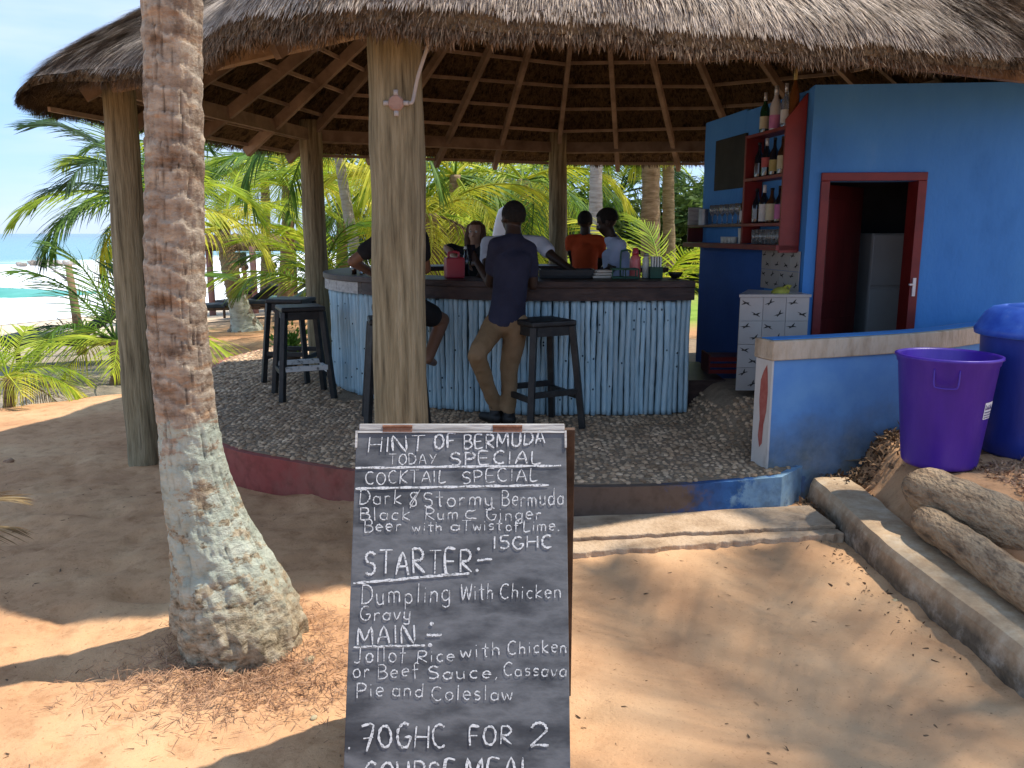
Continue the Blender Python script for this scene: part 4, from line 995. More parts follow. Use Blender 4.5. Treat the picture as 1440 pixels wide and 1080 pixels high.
# 1  standing man in navy shirt
def person_standing():
    Yb = 5.86; foot = P(722,590,Yb); hipc = P(712,452,Yb); chest = P(722,365,Yb+.02); neck = P(722,326,Yb+.05); hd = P(721,306,Yb+.08)
    root = thing('person', 'standing person seen from behind in a navy shirt and khaki trousers leaning on the counter', 'person', (foot.x, foot.y, TZ))
    yaw = R(30); sh = Matrix.Rotation(yaw, 3, 'Z'); S = Vector(chest) + Vector((0,0,.11))
    sl = S + sh @ Vector((-.14,0,-.01)); sr = S + sh @ Vector((.13,0,-.04))
    el_l = P(690,398,6.02); el_l.z = max(el_l.z, 1.22); wr_l = Vector((el_l.x-.10, 6.15, 1.38)); el_r = sr + Vector((.03,.05,-.26)); wr_r = Vector((-.12, 6.16, 1.30))
    b = MB(); torso(b, hipc, chest, neck, .125, .125, 0, yaw)
    chain(b, [chest + Vector((0,0,.10)), neck, hd - Vector((0,0,.03))], [.075,.058,.055]); chain(b, [sl, S, sr], [.055,.07,.055])
    Mh = frame(R(28), R(8)); head(b, hd, Mh, 1.0)
    for s_, e_, w_ in ((sl, el_l, wr_l), (sr, el_r, wr_r)): chain(b, [s_, e_, w_], [.052,.042,.028])
    hand(b, wr_l, (-.35,.6,.5), (.5,.6,-.2), 1, .35, 1); hand(b, wr_r, (-.6,.6,.1), (-.3,.2,-1), 1, .35, -1)
    hl = Vector(hipc) + Vector((-.075,0,-.02)); hr = Vector(hipc) + Vector((.075,0,-.02))
    kn_l = P(670,500,Yb-.22); an_l = P(697,578,Yb+.02); an_l.z = max(an_l.z, TZ+.09); kn_r = P(716,520,Yb+.02); an_r = P(716,582,Yb-.02); an_r.z = TZ+.09
    chain(b, [hl, kn_l, an_l], [.070,.044,.030]); chain(b, [hr, kn_r, an_r], [.070,.044,.030])
    skin(b, 'body', 'skin_dark', root, .008)
    s = MB(); torso(s, Vector(hipc) + Vector((0,0,.0)), chest, neck, .138, .128, .012, yaw, .108); chain(s, [sl, S, sr], [.060,.075,.060])
    chain(s, [sl, sl.lerp(el_l,.62)], [.060,.058]); chain(s, [sr, sr.lerp(el_r,.62)], [.060,.058]); chain(s, [S, neck + Vector((0,0,-.03))], [.08,.066])
    wrinkle(skin(s, 'shirt', 'navy_cloth', root, .012), .014)
    t = MB(); ell(t, Vector(hipc) + Vector((0,0,.0)), (.134,.115,.11), Matrix.Rotation(yaw,3,'Z')); chain(t, [hl, kn_l, an_l + Vector((0,0,.03))], [.092,.066,.050]); chain(t, [hr, kn_r, an_r + Vector((0,0,.03))], [.092,.068,.052])
    wrinkle(skin(t, 'trousers', 'khaki_cloth', root, .012), .018, .07)
    for a in (an_l, an_r):
        f = MB(); chain(f, [Vector((a.x+.01, a.y-.03, TZ+.045)), Vector((a.x-.10, a.y+.11, TZ+.032))], [.044,.034]); chain(f, [Vector((a.x, a.y, TZ+.10)), Vector((a.x, a.y, TZ+.05))], [.045,.045]); f.v = [(v[0], v[1], max(v[2], TZ+.004)) for v in f.v]
        skin(f, 'shoe', 'shoe', root, .008, 3)
    h = MB(); hair_cap(h, hd, Mh); h.build('hair', 'hair', root, smooth=True)
    ph = thing('phone', 'dark phone held up by the person in the navy shirt', 'phone', tuple(wr_l + Vector((-.05,.08,.06))))
    c = wr_l + Vector((-.045,.075,.075)); MB().box(c, (.07,.009,.14), frame(R(20), R(-30))).build('body', 'black_plastic', ph, bevel=.003)
    MB().box(c + frame(R(20), R(-30)) @ Vector((0,-.0055,0)), (.062,.001,.128), frame(R(20), R(-30))).build('screen', 'glass_black', ph)
person_standing()

# generic upright person behind / inside the counter (upper body is what shows)
def person_upper(name_label, px_head, py_head, Y, yaw, skinm, shirtm, el=None, wr=None, hairm='hair', head_pitch=0, lean=(0,0), face=False, trousers='black_cloth', s=1.0, floor=TZ, legs=True, sleeve=.6, long_hair=False, sw=.165, hands=((0,1,0),(0,1,0))):
    hd = P(px_head, py_head, Y); chest = hd + Vector((lean[0], lean[1], -.30))*s; neck = hd + Vector((lean[0]*.45, lean[1]*.45, -.13))*s
    hip = Vector((hd.x + lean[0]*1.8, hd.y + lean[1]*1.8, max(floor + .5, hd.z - .78*s)))
    root = thing('person', name_label, 'person', (hip.x, hip.y, floor)); sh = Matrix.Rotation(yaw, 3, 'Z'); S = chest + Vector((0,0,.09*s))
    sl = S + sh @ Vector((-sw,0,0)); sr = S + sh @ Vector((sw,0,0)); els = []; 
    el = el or (sl + Vector((-.06,-.02,-.27)), sr + Vector((.06,-.02,-.27))); wr = wr or (el[0] + Vector((.05,-.2,.02)), el[1] + Vector((-.05,-.2,.02)))
    b = MB(); torso(b, hip, chest, neck, .135*s, .145*s, 0, yaw); chain(b, [S, neck, hd - Vector((0,0,.03))], [.07,.055,.052]); chain(b, [sl, S, sr], [.052,.068,.052])
    Mh = frame(yaw if isinstance(head_pitch, (int, float)) else head_pitch[1], head_pitch if isinstance(head_pitch, (int, float)) else head_pitch[0]); head(b, hd, Mh, s)
    for k, s_ in ((0, sl), (1, sr)):
        chain(b, [s_, el[k], wr[k]], [.050,.041,.027]); hand(b, wr[k], hands[k], (0,0,-1), .95, .3, 1 if k == 0 else -1)
    hl = hip + sh @ Vector((-.08,0,-.02)); hr = hip + sh @ Vector((.08,0,-.02)); lg = []
    for h_ in (hl, hr):
        a_ = Vector((h_.x, h_.y, floor+.09)); k_ = h_.lerp(a_, .5) + sh @ Vector((0,.03,0)); chain(b, [h_, k_, a_], [.085,.055,.04]); lg.append((h_, k_, a_))
        chain(b, [a_ - Vector((0,0,.04)), a_ + sh @ Vector((0,.13,-.05))], [.038,.028])
    skin(b, 'body', skinm, root, .009)
    t = MB(); torso(t, hip, chest, neck, .14*s, .147*s, .014, yaw, .11); chain(t, [sl, S, sr], [.066,.08,.066]); chain(t, [S, neck + Vector((0,0,-.03))], [.078,.062])
    if sleeve:
        for k, s_ in ((0, sl), (1, sr)): chain(t, [s_, s_.lerp(el[k], sleeve)], [.067,.063])
    wrinkle(skin(t, 'shirt', shirtm, root, .012), .014)
    t = MB(); ell(t, hip + Vector((0,0,-.02)), (.155,.125,.11), sh)
    for h_, k_, a_ in lg: chain(t, [h_, k_, a_ + Vector((0,0,.03))], [.102,.075,.058])
    skin(t, 'trousers', trousers, root, .014)
    h = MB(); hair_cap(h, hd, Mh, s*1.01)
    if long_hair:
        for e in (-1,1):
            chain(h, [hd + Mh @ Vector((.062*e,-.01,.05)), hd + Mh @ Vector((.078*e,.01,-.06)), hd + Mh @ Vector((.072*e,.03,-.20))], [.03,.034,.022])
        chain(h, [hd + Mh @ Vector((0,-.07,.04)), hd + Mh @ Vector((0,-.085,-.10)), hd + Mh @ Vector((0,-.08,-.2))], [.06,.055,.04]); skin(h, 'hair', hairm, root, .009, 2)
    else: h.build('hair', hairm, root, smooth=True)
    if face: face_bits(root, hd, Mh, s)
    return root
# white t-shirt, head hidden behind the navy-shirted man's head, arm stretched right along the counter
hdp = P(724,304,6.95)
person_upper('person in a white t-shirt inside the bar, mostly hidden behind the navy shirted one', 724, 306, 6.95, R(176), 'skin_dark', 'white_cloth',
    el=(P(776,360,6.78), P(684,378,6.72)), wr=(P(806,381,6.62), P(672,392,6.6)), lean=(0,.0), s=1.02, sw=.225, face=True, hands=((.9,-.5,-.1),(-.2,-1,0)))
person_upper('long haired person in a dark top with one elbow sticking out', 669, 327, 7.7, R(165), 'skin_light', 'black_cloth',
    el=(P(690,385,7.6), P(629,349,7.75)), wr=(P(680,392,7.4), P(645,368,7.5)), hairm='hair_brown', face=True, s=.93, long_hair=True, sw=.14, sleeve=.75, hands=((-.5,-.8,0),(.8,-.3,-.3)))
person_upper('person in an orange shirt with its back turned beside the far post', 823, 312, 8.5, R(-20), 'skin_dark', 'orange_cloth', s=.92, sw=.15, lean=(0,-.02), el=(P(803,352,8.5), P(846,365,8.6)), wr=(P(806,372,8.7), P(835,384,8.75)))
person_upper('person in a pale blue shirt bending its head to the left inside the bar', 853, 312, 7.6, R(95), 'skin_dark', 'pale_blue_cloth', face=True, head_pitch=(R(-22), R(80)), lean=(.09,.0), s=1.02,
    el=(P(858,380,7.45), P(884,372,7.75)), wr=(P(838,388,7.35), P(868,390,7.6)), sw=.15, hands=((-1,-.2,0),(-1,-.2,0)))
# seated person on the stool behind the big post
def person_seated():
    Yb = 5.95; seatz = TZ + .78; hip = Vector((P(560,430,Yb).x, Yb, seatz+.10)); chest = hip + Vector((.03,.12,.36)); hd = P(580,318,Yb+.16); neck = hd + Vector((-.01,-.02,-.13))
    root = thing('person', 'seated person in dark clothes and shorts mostly hidden behind the big front post', 'person', (hip.x, hip.y, TZ)); yaw = R(-15); sh = Matrix.Rotation(yaw, 3, 'Z')
    S = chest + Vector((0,.0,.12)); sl = S + sh @ Vector((-.18,0,-.03)); sr = S + sh @ Vector((.13,0,0))
    el_l = P(496,368,Yb+.15); wr_l = P(530,388,Yb+.42); el_r = sr + Vector((.03,.1,-.24)); wr_r = sr + Vector((-.02,.36,-.19))
    b = MB(); torso(b, hip, chest, neck, .14, .15, 0, yaw); chain(b, [S, neck, hd-Vector((0,0,.03))], [.07,.056,.052]); chain(b, [sl, S, sr], [.052,.068,.052]); Mh = frame(R(-10), R(-5)); head(b, hd, Mh)
    for s_, e_, w_ in ((sl, el_l, wr_l), (sr, el_r, wr_r)): chain(b, [s_, e_, w_], [.05,.041,.027])
    hand(b, wr_l, (.6,.8,0), (0,0,-1), 1, .3, 1); hand(b, wr_r, (-.3,1,0), (0,0,-1), 1, .3, -1)
    kr = P(622,450,Yb+.30); ar = P(602,505,Yb+.12); kl = Vector((hip.x-.16, Yb+.30, seatz+.02)); al_ = Vector((hip.x-.10, Yb+.05, TZ+.34))
    hl = hip + Vector((-.09,0,-.03)); hr = hip + Vector((.09,0,-.03))
    chain(b, [hr, kr, ar], [.088,.058,.04]); chain(b, [hl, kl, al_], [.088,.058,.04])
    for a in (ar, al_): chain(b, [a, a + Vector((.03,.14,-.05))], [.038,.028])
    skin(b, 'body', 'skin_brown', root, .009)
    t = MB(); torso(t, hip, chest, neck, .148, .15, .014, yaw, .115); chain(t, [sl, S, sr], [.066,.08,.066]); chain(t, [sl, sl.lerp(el_l,.55)], [.066,.064]); chain(t, [sr, sr.lerp(el_r,.55)], [.066,.064]); wrinkle(skin(t, 'shirt', 'black_cloth', root, .012), .012)
    t = MB(); ell(t, hip + Vector((0,0,-.03)), (.16,.135,.10), sh); chain(t, [hr, hr.lerp(kr,.62)], [.105,.09]); chain(t, [hl, hl.lerp(kl,.62)], [.105,.09]); skin(t, 'shorts', 'black_cloth', root, .012)
    h = MB(); hair_cap(h, hd, Mh); h.build('hair', 'hair', root, smooth=True)
person_seated()

# ------------------------------------------------------------------ things on the counter
def ctop(px, Y): p = P(px, 380, Y); return Vector((p.x, Y, CT+.001))
c = ctop(639, 6.52); t = thing('jerrycan', 'small red plastic canister standing on the counter left of the navy shirt', 'canister', tuple(c))
MB().box(c + Vector((0,0,.082)), (.15,.11,.164), rz3(.3)).build('body', 'red_plastic', t, bevel=.016, seg=3)
MB().tube(crom([c + rz3(.3) @ Vector((-.045,0,.16)), c + rz3(.3) @ Vector((-.04,0,.20)), c + rz3(.3) @ Vector((.03,0,.20)), c + rz3(.3) @ Vector((.035,0,.16))], 5), .011, 8).build('handle', 'red_plastic', t, smooth=True)
MB().lathe(c + rz3(.3) @ Vector((.058,.03,.160)), [(.016,0),(.016,.025),(.001,.025)], 12).build('cap', 'black_plastic', t)
for px, Y, lab, lm_, hh in ((498,7.15,'small dark bottle at the left end of the counter','glass_brown',.11),(509,7.1,'small clear bottle near the left end of the counter','glass_clear',.12),(655,6.85,'dark bottle on the counter behind the red canister','glass_black',.24)):
    c = ctop(px, Y); b_ = thing('bottle', lab, 'bottle', tuple(c)); r = .022 if hh < .2 else .032
    MB().lathe(c, [(.001,0),(r,.001),(r,hh*.55),(r*.4,hh*.75),(r*.38,hh),(.001,hh)], 12).build('body', lm_, b_, smooth=True); MB().lathe(c, [(r*.42,hh*.92),(r*.42,hh*1.01),(.001,hh*1.01)], 10).build('cap', 'white_plastic', b_)
c = ctop(797, 6.62); t = thing('tray', 'long black drip tray on the counter right of the navy shirt', 'tray', tuple(c))
m = MB(); m.box(c + Vector((0,0,.006)), (.44,.26,.012)); 
for dx, dy, w_, l_ in ((0,-.125,.44,.012),(0,.125,.44,.012),(-.214,0,.012,.238),(.214,0,.012,.238)): m.box(c + Vector((dx,dy,.040)), (w_,l_,.055))
m.build('body', 'black_plastic', t, bevel=.003)
c = ctop(846, 6.50); t = thing('cloth', 'folded pale cloth on the counter beside the green bottle carrier', 'cloth', tuple(c))
m = MB()
for k in range(3): m.box(c + Vector((.003*k,0,.012+.022*k)), (.15-.012*k,.12,.020), rz3(.1*k))
m.build('folds', 'palette_cream', t, bevel=.008)
c = ctop(878, 6.45); t = thing('bottle_carrier', 'dark green wire bottle carrier with a hoop handle on the counter', 'carrier', tuple(c))
m = MB()
for z in (.01,.075):
    for a, b in (((-.1,-.07),(.1,-.07)),((.1,-.07),(.1,.07)),((.1,.07),(-.1,.07)),((-.1,.07),(-.1,-.07)),((-.1,0),(.1,0)),((0,-.07),(0,.07))): m.beam(c + Vector((*a,z)), c + Vector((*b,z)), .009, .012)
for x in (-.1,0,.1):
    for y in (-.07,.07): m.beam(c + Vector((x,y,0)), c + Vector((x,y,.08)), .009, .009, up=(1,0,0))
m.build('rack', 'green_crate', t); MB().tube(crom([c + Vector((-.03,0,.01)), c + Vector((-.03,0,.19)), c + Vector((-.015,0,.215)), c + Vector((.03,0,.22)), c + Vector((.045,0,.20))], 6), .007, 8).build('handle', 'green_crate', t, smooth=True)
c = ctop(893, 6.6); t = thing('bottle', 'translucent red and pink squeeze bottle on the counter', 'bottle', tuple(c))
MB().lathe(c, [(.001,0),(.042,.001),(.045,.01),(.045,.13),(.040,.16),(.024,.18),(.024,.205),(.001,.22)], 18).build('body', 'pink_bottle', t, smooth=True); MB().lathe(c, [(.027,.175),(.027,.20),(.020,.235),(.001,.237)], 14).build('cap', 'red_plastic', t, smooth=True)
c = ctop(908, 6.55); t = thing('bottle', 'slim off-white bottle right of the pink one on the counter', 'bottle', tuple(c))
MB().lathe(c, [(.001,0),(.028,.001),(.028,.14),(.018,.16),(.018,.18),(.001,.18)], 14).build('body', 'white_plastic', t, smooth=True); MB().lathe(c, [(.02,.17),(.02,.195),(.001,.195)], 12).build('cap', 'grey_metal', t, smooth=True)
c = ctop(922, 6.5); t = thing('napkin_box', 'dark green box holding pale napkins at the right of the counter', 'box', tuple(c))
MB().box(c + Vector((0,0,.045)), (.10,.09,.09)).build('box_body', 'green_crate', t, bevel=.004)
for k in range(4): MB().box(c + Vector((-.030+.02*k,0,.12)), (.012,.07,.10), rz3(.03*k)).build('napkin', 'white_plastic', t)
c = ctop(950, 6.55); t = thing('bowl', 'small dark bowl at the right end of the counter', 'bowl', tuple(c)); MB().lathe(c, [(.03,0),(.055,.03),(.06,.045),(.056,.045),(.03,.012),(.001,.01)], 18).build('body', 'black_wood', t, smooth=True)
MB().ball(c + Vector((0,0,.03)), (.045,.045,.016), 12, 8).build('filling', 'leaf_litter', t, smooth=True)

# ------------------------------------------------------------------ bins
bk = thing('purple_bucket', 'open purple plastic bucket with a white sticker beside the low wall', 'bucket', (2.33, 4.32, .365))
c = Vector((2.33, 4.32, .365)); H = .60
MB().lathe(c, [(.001,0),(.175,0),(.185,.012),(.19,.03),(.243,H-.045),(.249,H-.04),(.252,H-.02),(.262,H-.012),(.262,H),(.250,H+.003),(.240,H-.01),(.184,.04),(.001,.03)], 64, cap=False).build('body', 'purple_plastic', bk, smooth=True)
for a in (R(-118), R(62)):
    d = Vector((math.cos(a), math.sin(a), 0)); tt = Vector((-d.y, d.x, 0)); q = c + d*.232 + Vector((0,0,H-.05))
    MB().tube(crom([q + tt*.058, q + tt*.055 + d*.018 + Vector((0,0,-.08)), q + tt*.035 + d*.02 + Vector((0,0,-.095)), q - tt*.035 + d*.02 + Vector((0,0,-.095)), q - tt*.055 + d*.018 + Vector((0,0,-.08)), q - tt*.058], 5), .0045, 8).build('handle', 'purple_plastic', bk, smooth=True)
def on_cyl(m, c, r_of_z, a0, a1, z0, z1, off=.0015, nseg=8):
    vs = []
    for i in range(nseg+1):
        a = a0 + (a1-a0)*i/nseg
        for z in (z0, z1):
            r = r_of_z(z)+off; vs.append((c.x + r*math.cos(a), c.y + r*math.sin(a), c.z + z))
    m.add(vs, [(i*2, i*2+2, i*2+3, i*2+1) for i in range(nseg)])
rz_ = lambda z: .19 + (.243-.19)*(z-.03)/(H-.075)
sk_ = MB(); on_cyl(sk_, c, rz_, R(-61), R(-38), .285, .375); st = sk_.build('sticker', 'sticker', bk, smooth=True)
m = MB()
rr = random.Random(4)
for row, (z0, z1) in enumerate(((.335,.368),(.318,.326),(.304,.311),(.291,.297))):
    a = -59.5
    while a < -41:
        w_ = rr.uniform(1.2, 3.0) if row else rr.uniform(2.5,4.0)
        if row == 0: on_cyl(m, c, rz_, R(a), R(a+w_*.45), z0 + rr.uniform(0,.006), z1 - rr.uniform(0,.012), .0025, 2); on_cyl(m, c, rz_, R(a+w_*.45), R(a+w_), z0, z0+rr.uniform(.008,.018), .0025, 2)
        else: on_cyl(m, c, rz_, R(a), R(a+w_), z0, z1, .0025, 2)
        a += w_ + .8
m.build('print', 'print_dark', st)
bd_ = thing('blue_drum', 'big blue plastic drum with a domed lid at the right edge', 'drum', (2.93, 4.48, .378)); c = Vector((2.93, 4.50, .378)); HB = .72
MB().lathe(c, [(.001,0),(.235,0),(.25,.015),(.262,.10),(.285,.45),(.295,HB-.06),(.30,HB-.02),(.30,HB)], 64).build('body', 'blue_plastic', bd_, smooth=True)
MB().lathe(c, [(.312,HB-.055),(.328,HB-.05),(.332,HB-.025),(.325,HB-.008),(.318,HB),(.31,HB+.02),(.28,HB+.07),(.245,HB+.098),(.20,HB+.108),(.185,HB+.100),(.17,HB+.112),(.10,HB+.122),(.001,HB+.126)], 64, cap=False).build('lid', 'blue_lid', bd_, smooth=True)
rb = lambda z: .262 + (.285-.262)*(z-.1)/.35 + (.010*(z-.45)/.2 if z > .45 else 0)
for a0 in (-131.0, -121.5, -112):
    m = MB()
    for z, w0, w1 in ((.585,2.0,5.0),(.575,1.0,6.0),(.562,.6,2.6),(.562,4.3,6.4),(.548,.8,6.2),(.535,1.2,3.0),(.535,3.8,5.8),(.522,.9,6.2),(.510,.6,2.6),(.510,4.3,6.2),(.498,1.0,6.0),(.488,2.0,5.0)):
        on_cyl(m, c, rb, R(a0+w0), R(a0+w1), z, z+.0085, .002, 3)
    m.build('printed_emblem', 'print_white', bd_)

# ------------------------------------------------------------------ chalkboard sign
TL = P(501,607,2.315); TRp = P(796,604,2.315)
topz = (TL.z+TRp.z)/2; botY, botz = 1.90, .0
sx0, sx1 = TL.x, TRp.x; topY = 2.315
bv = Vector((0, botY-topY, botz-topz)); BLn = bv.length; bv.normalize(); bu = Vector((1,0,0)); bn = Vector((0, bv.z, -bv.y)); 
if bn.y > 0: bn = -bn
BO = Vector((sx0, topY, topz))
BASEx = (sx0+sx1)/2
sg = thing('chalkboard_sign', 'tall a-frame blackboard menu with white chalk handwriting', 'sign', (BASEx, 2.1, 0))
bw = sx1-sx0
Mb = Matrix((bu, bn, -bv)).transposed()
def bpt(u, v, off=0): return BO + bu*u + bv*v + bn*off
mw = MB(); cc = bpt(bw/2, BLn/2, -.011); mw.box(cc, (bw, .018, BLn), Mb); mw.build('board', 'chalkboard', sg, bevel=.002)
MB().box(bpt(bw/2+.002, -.0105, -.030), (bw-.012, .060, .020), Mb).build('top_batten', 'grey_wood', sg, bevel=.003)
for u in (.0015, bw-.0015):
    MB().box(bpt(u, .025, .0008), (.006,.004,.05), Mb).build('worn_edge', 'grey_wood', sg)
MB().box(bpt(bw/2, .0035, .0008), (bw-.01,.003,.006), Mb).build('worn_edge', 'grey_wood', sg)
for u in (.12, .44):
    h_ = MB(); h_.box(bpt(u, -.004, .001), (.085,.004,.016), Mb); ho = h_.build('hinge', 'rust', sg); hh = MB(); hh.tube([bpt(u-.043, -.012, .002), bpt(u+.043, -.012, .002)], .0045, 8); hh.build('hinge_pin', 'rust', ho)
rb0 = Vector((sx0+.02, topY+.045, topz-.01)); rbv = Vector((.02, .27, -(topz-.01))); RL = rbv.length; rbv.normalize()
rn = Vector((0, rbv.z, -rbv.y)).normalized(); Mr = Matrix((rn.cross(-rbv).normalized()*-1, rn, -rbv)).transposed()
cc = rb0 + Vector((bw/2+.0,0,0)) + rbv*RL/2
MB().box(cc, (bw+.018, .016, RL), Mr).build('rear_board', 'dark_wood', sg, bevel=.002)
# handwriting
GL = {}
def arc(cx, cy, rx, ry, a0, a1, n=12): return [(cx + rx*math.cos(R(a0+(a1-a0)*i/n)), cy + ry*math.sin(R(a0+(a1-a0)*i/n))) for i in range(n+1)]
def gl(ch, w, *st): GL[ch] = (w, st)
gl('H', .75, [(0,0),(.02,1)], [(.7,0),(.7,1)], [(0,.5),(.7,.5)]); gl('I', .25, [(.1,0),(.1,1)]); gl('N', .8, [(0,0),(0,1),(.7,0),(.7,1)])
gl('T', .75, [(.35,0),(.38,1)], [(0,1),(.75,1)]); gl('O', .8, arc(.38,.5,.36,.5,90,450)); gl('F', .65, [(.05,0),(.05,1),(.62,1)], [(.05,.52),(.5,.52)])
gl('B', .7, [(.05,0),(.05,1)], [(.05,1)]+arc(.3,.76,.28,.24,80,-80)+[(.08,.52)]+arc(.33,.26,.33,.26,80,-85)+[(.05,0)])
gl('E', .65, [(.6,1),(.05,1),(.05,0),(.62,0)], [(.05,.5),(.52,.5)]); gl('R', .72, [(.05,0),(.05,1)], [(.05,1)]+arc(.3,.75,.32,.25,80,-85)+[(.06,.48),(.68,0)])
gl('M', .95, [(0,0),(.08,1),(.42,.25),(.8,1),(.88,0)]); gl('U', .75, [(.03,1),(.05,.35)]+arc(.36,.32,.32,.32,180,360)+[(.68,1)]); gl('D', .78, [(.05,0),(.05,1)], [(0,1)]+arc(.22,.5,.5,.5,80,-80)+[(0,0)])
gl('A', .78, [(0,0),(.36,1),(.72,0)], [(.12,.38),(.62,.38)]); gl('Y', .7, [(0,1),(.34,.5)], [(.68,1),(.25,0)]); gl('S', .65, [(.6,.92)]+arc(.33,.75,.27,.24,40,230)+arc(.3,.26,.28,.26,60,-140))
gl('P', .68, [(.05,0),(.05,1)], [(0,1)]+arc(.3,.74,.32,.26,85,-95)+[(.05,.46)]); gl('C', .72, arc(.42,.5,.38,.5,50,310)); gl('K', .7, [(.05,0),(.05,1)], [(.62,1),(.08,.48),(.66,0)])
gl('L', .6, [(.05,1),(.05,0),(.58,.03)]); gl('G', .8, arc(.42,.5,.38,.5,55,300)+[(.74,.42),(.44,.42)]); gl('J', .65, [(0,1),(.62,1)], [(.4,1),(.4,.15)]+arc(.2,.16,.2,.17,0,-150)); gl('W', 1.0, [(0,1),(.2,0),(.46,.8),(.72,0),(.95,1)])
gl('1', .3, [(.12,0),(.12,1)]); gl('5', .65, [(.6,1),(.1,1),(.06,.55)]+arc(.28,.3,.32,.30,95,-140)); gl('7', .7, [(0,.95),(.66,1),(.25,-.1)], [(.08,.45),(.62,.5)]); gl('0', .75, arc(.36,.45,.33,.45,90,450))
gl('2', .75, arc(.36,.72,.30,.28,170,-30)+[(.05,.02),(.25,.05),(.78,.0)]); gl('&', .75, [(.72,0),(.15,.75)]+arc(.3,.8,.17,.18,190,-20)+[(.06,.3)]+arc(.24,.2,.2,.2,170,330)+[(.68,.5)]); gl('8', .8, [(.62,.95)]+arc(.36,.72,.2,.2,50,260)+[(.5,.4)]+arc(.34,.2,.2,.2,30,-200)+[(.62,.9)], [(.78,1.1),(.12,-.1)])
gl('a', .58, arc(.26,.27,.24,.27,50,350)+[(.5,.55),(.5,.0)]); gl('r', .45, [(.05,0),(.05,.55)], [(.05,.36)]+arc(.26,.34,.2,.2,150,50)); gl('k', .55, [(.05,0),(.05,1)], [(.48,.6),(.08,.28),(.52,0)])
gl('t', .5, [(.24,1),(.24,.05),(.36,0)], [(0,.62),(.46,.62)]); gl('o', .58, arc(.26,.28,.25,.28,90,450)); gl('m', .85, [(.03,0),(.03,.55)], [(.03,.4)]+arc(.2,.38,.17,.2,160,0)+[(.37,0)], [(.37,.38)]+arc(.55,.38,.18,.2,160,0)+[(.73,0)])
gl('y', .55, [(.03,.58),(.05,.25)]+arc(.24,.2,.2,.2,180,330)+[(.46,.58),(.44,-.2)]+arc(.24,-.2,.2,.14,0,-160)); gl('e', .55, [(.04,.3),(.48,.33)]+arc(.26,.3,.23,.28,10,310)); gl('u', .58, [(.04,.56),(.05,.22)]+arc(.25,.2,.2,.2,180,340)+[(.46,.56),(.47,0)])
gl('d', .6, arc(.25,.26,.23,.26,50,350)+[(.48,.4),(.5,1),(.5,0)]); gl('l', .25, [(.1,1),(.1,0)]); gl('c', .5, arc(.27,.28,.24,.28,50,310)); gl('g', .58, arc(.25,.28,.23,.27,50,350)+[(.48,.55),(.48,-.15)]+arc(.26,-.16,.22,.17,0,-160))
gl('i', .22, [(.08,0),(.08,.55)], [(.08,.78),(.09,.84)]); gl('n', .58, [(.04,0),(.04,.56)], [(.04,.38)]+arc(.25,.36,.2,.2,160,0)+[(.46,0)]); gl('w', .78, [(.0,.56),(.16,0),(.34,.45),(.54,0),(.70,.56)]); gl('s', .48, [(.42,.52)]+arc(.24,.42,.18,.14,40,220)+arc(.22,.15,.18,.15,50,-140))
gl('h', .58, [(.04,0),(.04,1)], [(.04,.36)]+arc(.25,.34,.2,.2,160,0)+[(.46,0)]); gl('p', .58, [(.05,-.35),(.05,.55)], arc(.27,.28,.22,.27,140,-150)); gl('v', .5, [(0,.56),(.22,0),(.46,.56)]); gl('f', .5, [(.48,.92)]+arc(.32,.82,.14,.16,50,180)+[(.18,-.15)], [(0,.5),(.42,.5)])
gl('x', .55, [(.5,.55)]+arc(.2,.28,.2,.26,60,300)+[(.52,0)]); gl('.', .25, arc(.08,.03,.025,.03,0,360,6)); gl(',', .25, [(.1,.08),(.04,-.14)]); gl("'", .2, [(.08,1),(.06,.85)])
gl('j', .5, arc(.26,.28,.25,.28,90,450))
def pix2uv(px, py):
    a = (px-720)/F; b = (540-py)/F; d = Vector((a, cp + b*sp_, -sp_ + b*cp)); o = Vector((0,0,EYE)); t = (BO-o).dot(bn)/d.dot(bn); q = o + d*t - BO; return q.dot(bu), q.dot(bv)
rw = random.Random(11)
def ribbon(m, pts, wd):
    pts = [Vector((p[0], p[1], 0)) for p in pts]
    if len(pts) > 2: pts = crom(pts, 3)
    L_ = []; k = len(pts); ph = rw.uniform(0, 9)
    for i, p in enumerate(pts):
        t = pts[min(i+1,k-1)] - pts[max(i-1,0)]
        if t.length < 1e-7: t = Vector((1,0,0))
        t.normalize(); nn = Vector((-t.y, t.x, 0)); w_ = wd*(.5 + .16*math.sin(i*1.3+ph) + rw.uniform(-.06,.06))
        if i in (0, k-1): w_ *= .65
        L_.append((p + nn*w_, p - nn*w_))
    vs = []
    for a_, b_ in L_: vs += [bpt(a_.x, a_.y, .0008), bpt(b_.x, b_.y, .0008), bpt(b_.x, b_.y, .0), bpt(a_.x, a_.y, .0)]
    m.add(vs, [(i*4, (i+1)*4, (i+1)*4+1, i*4+1) for i in range(k-1)])
def write(text, x0, y0, x1, y1, h, wd=.0032, jit=.05, name='chalk_line'):
    adv = sum((GL[c][0]+.20 if c != ' ' else .5) for c in text) - .2
    m = MB(); cx = 0
    for ch in text:
        if ch == ' ': cx += .5; continue
        w_, st_ = GL[ch]; dy = rw.uniform(-jit, jit); sc_ = rw.uniform(.94, 1.06); sk2 = rw.uniform(-.05,.08)
        for s_ in st_:
            pts = []
            for (x, y) in s_:
                X_ = cx + (x + sk2*y) ; Y_ = (y*sc_ + dy); t = X_/adv
                px = x0 + (x1-x0)*t; py = y0 + (y1-y0)*t - Y_*h; pts.append(pix2uv(px + rw.uniform(-.3,.3), py + rw.uniform(-.3,.3)))
            ribbon(m, pts, wd*rw.uniform(.85,1.15))
        cx += w_ + .20
    return m.build(name, 'chalk', sg)
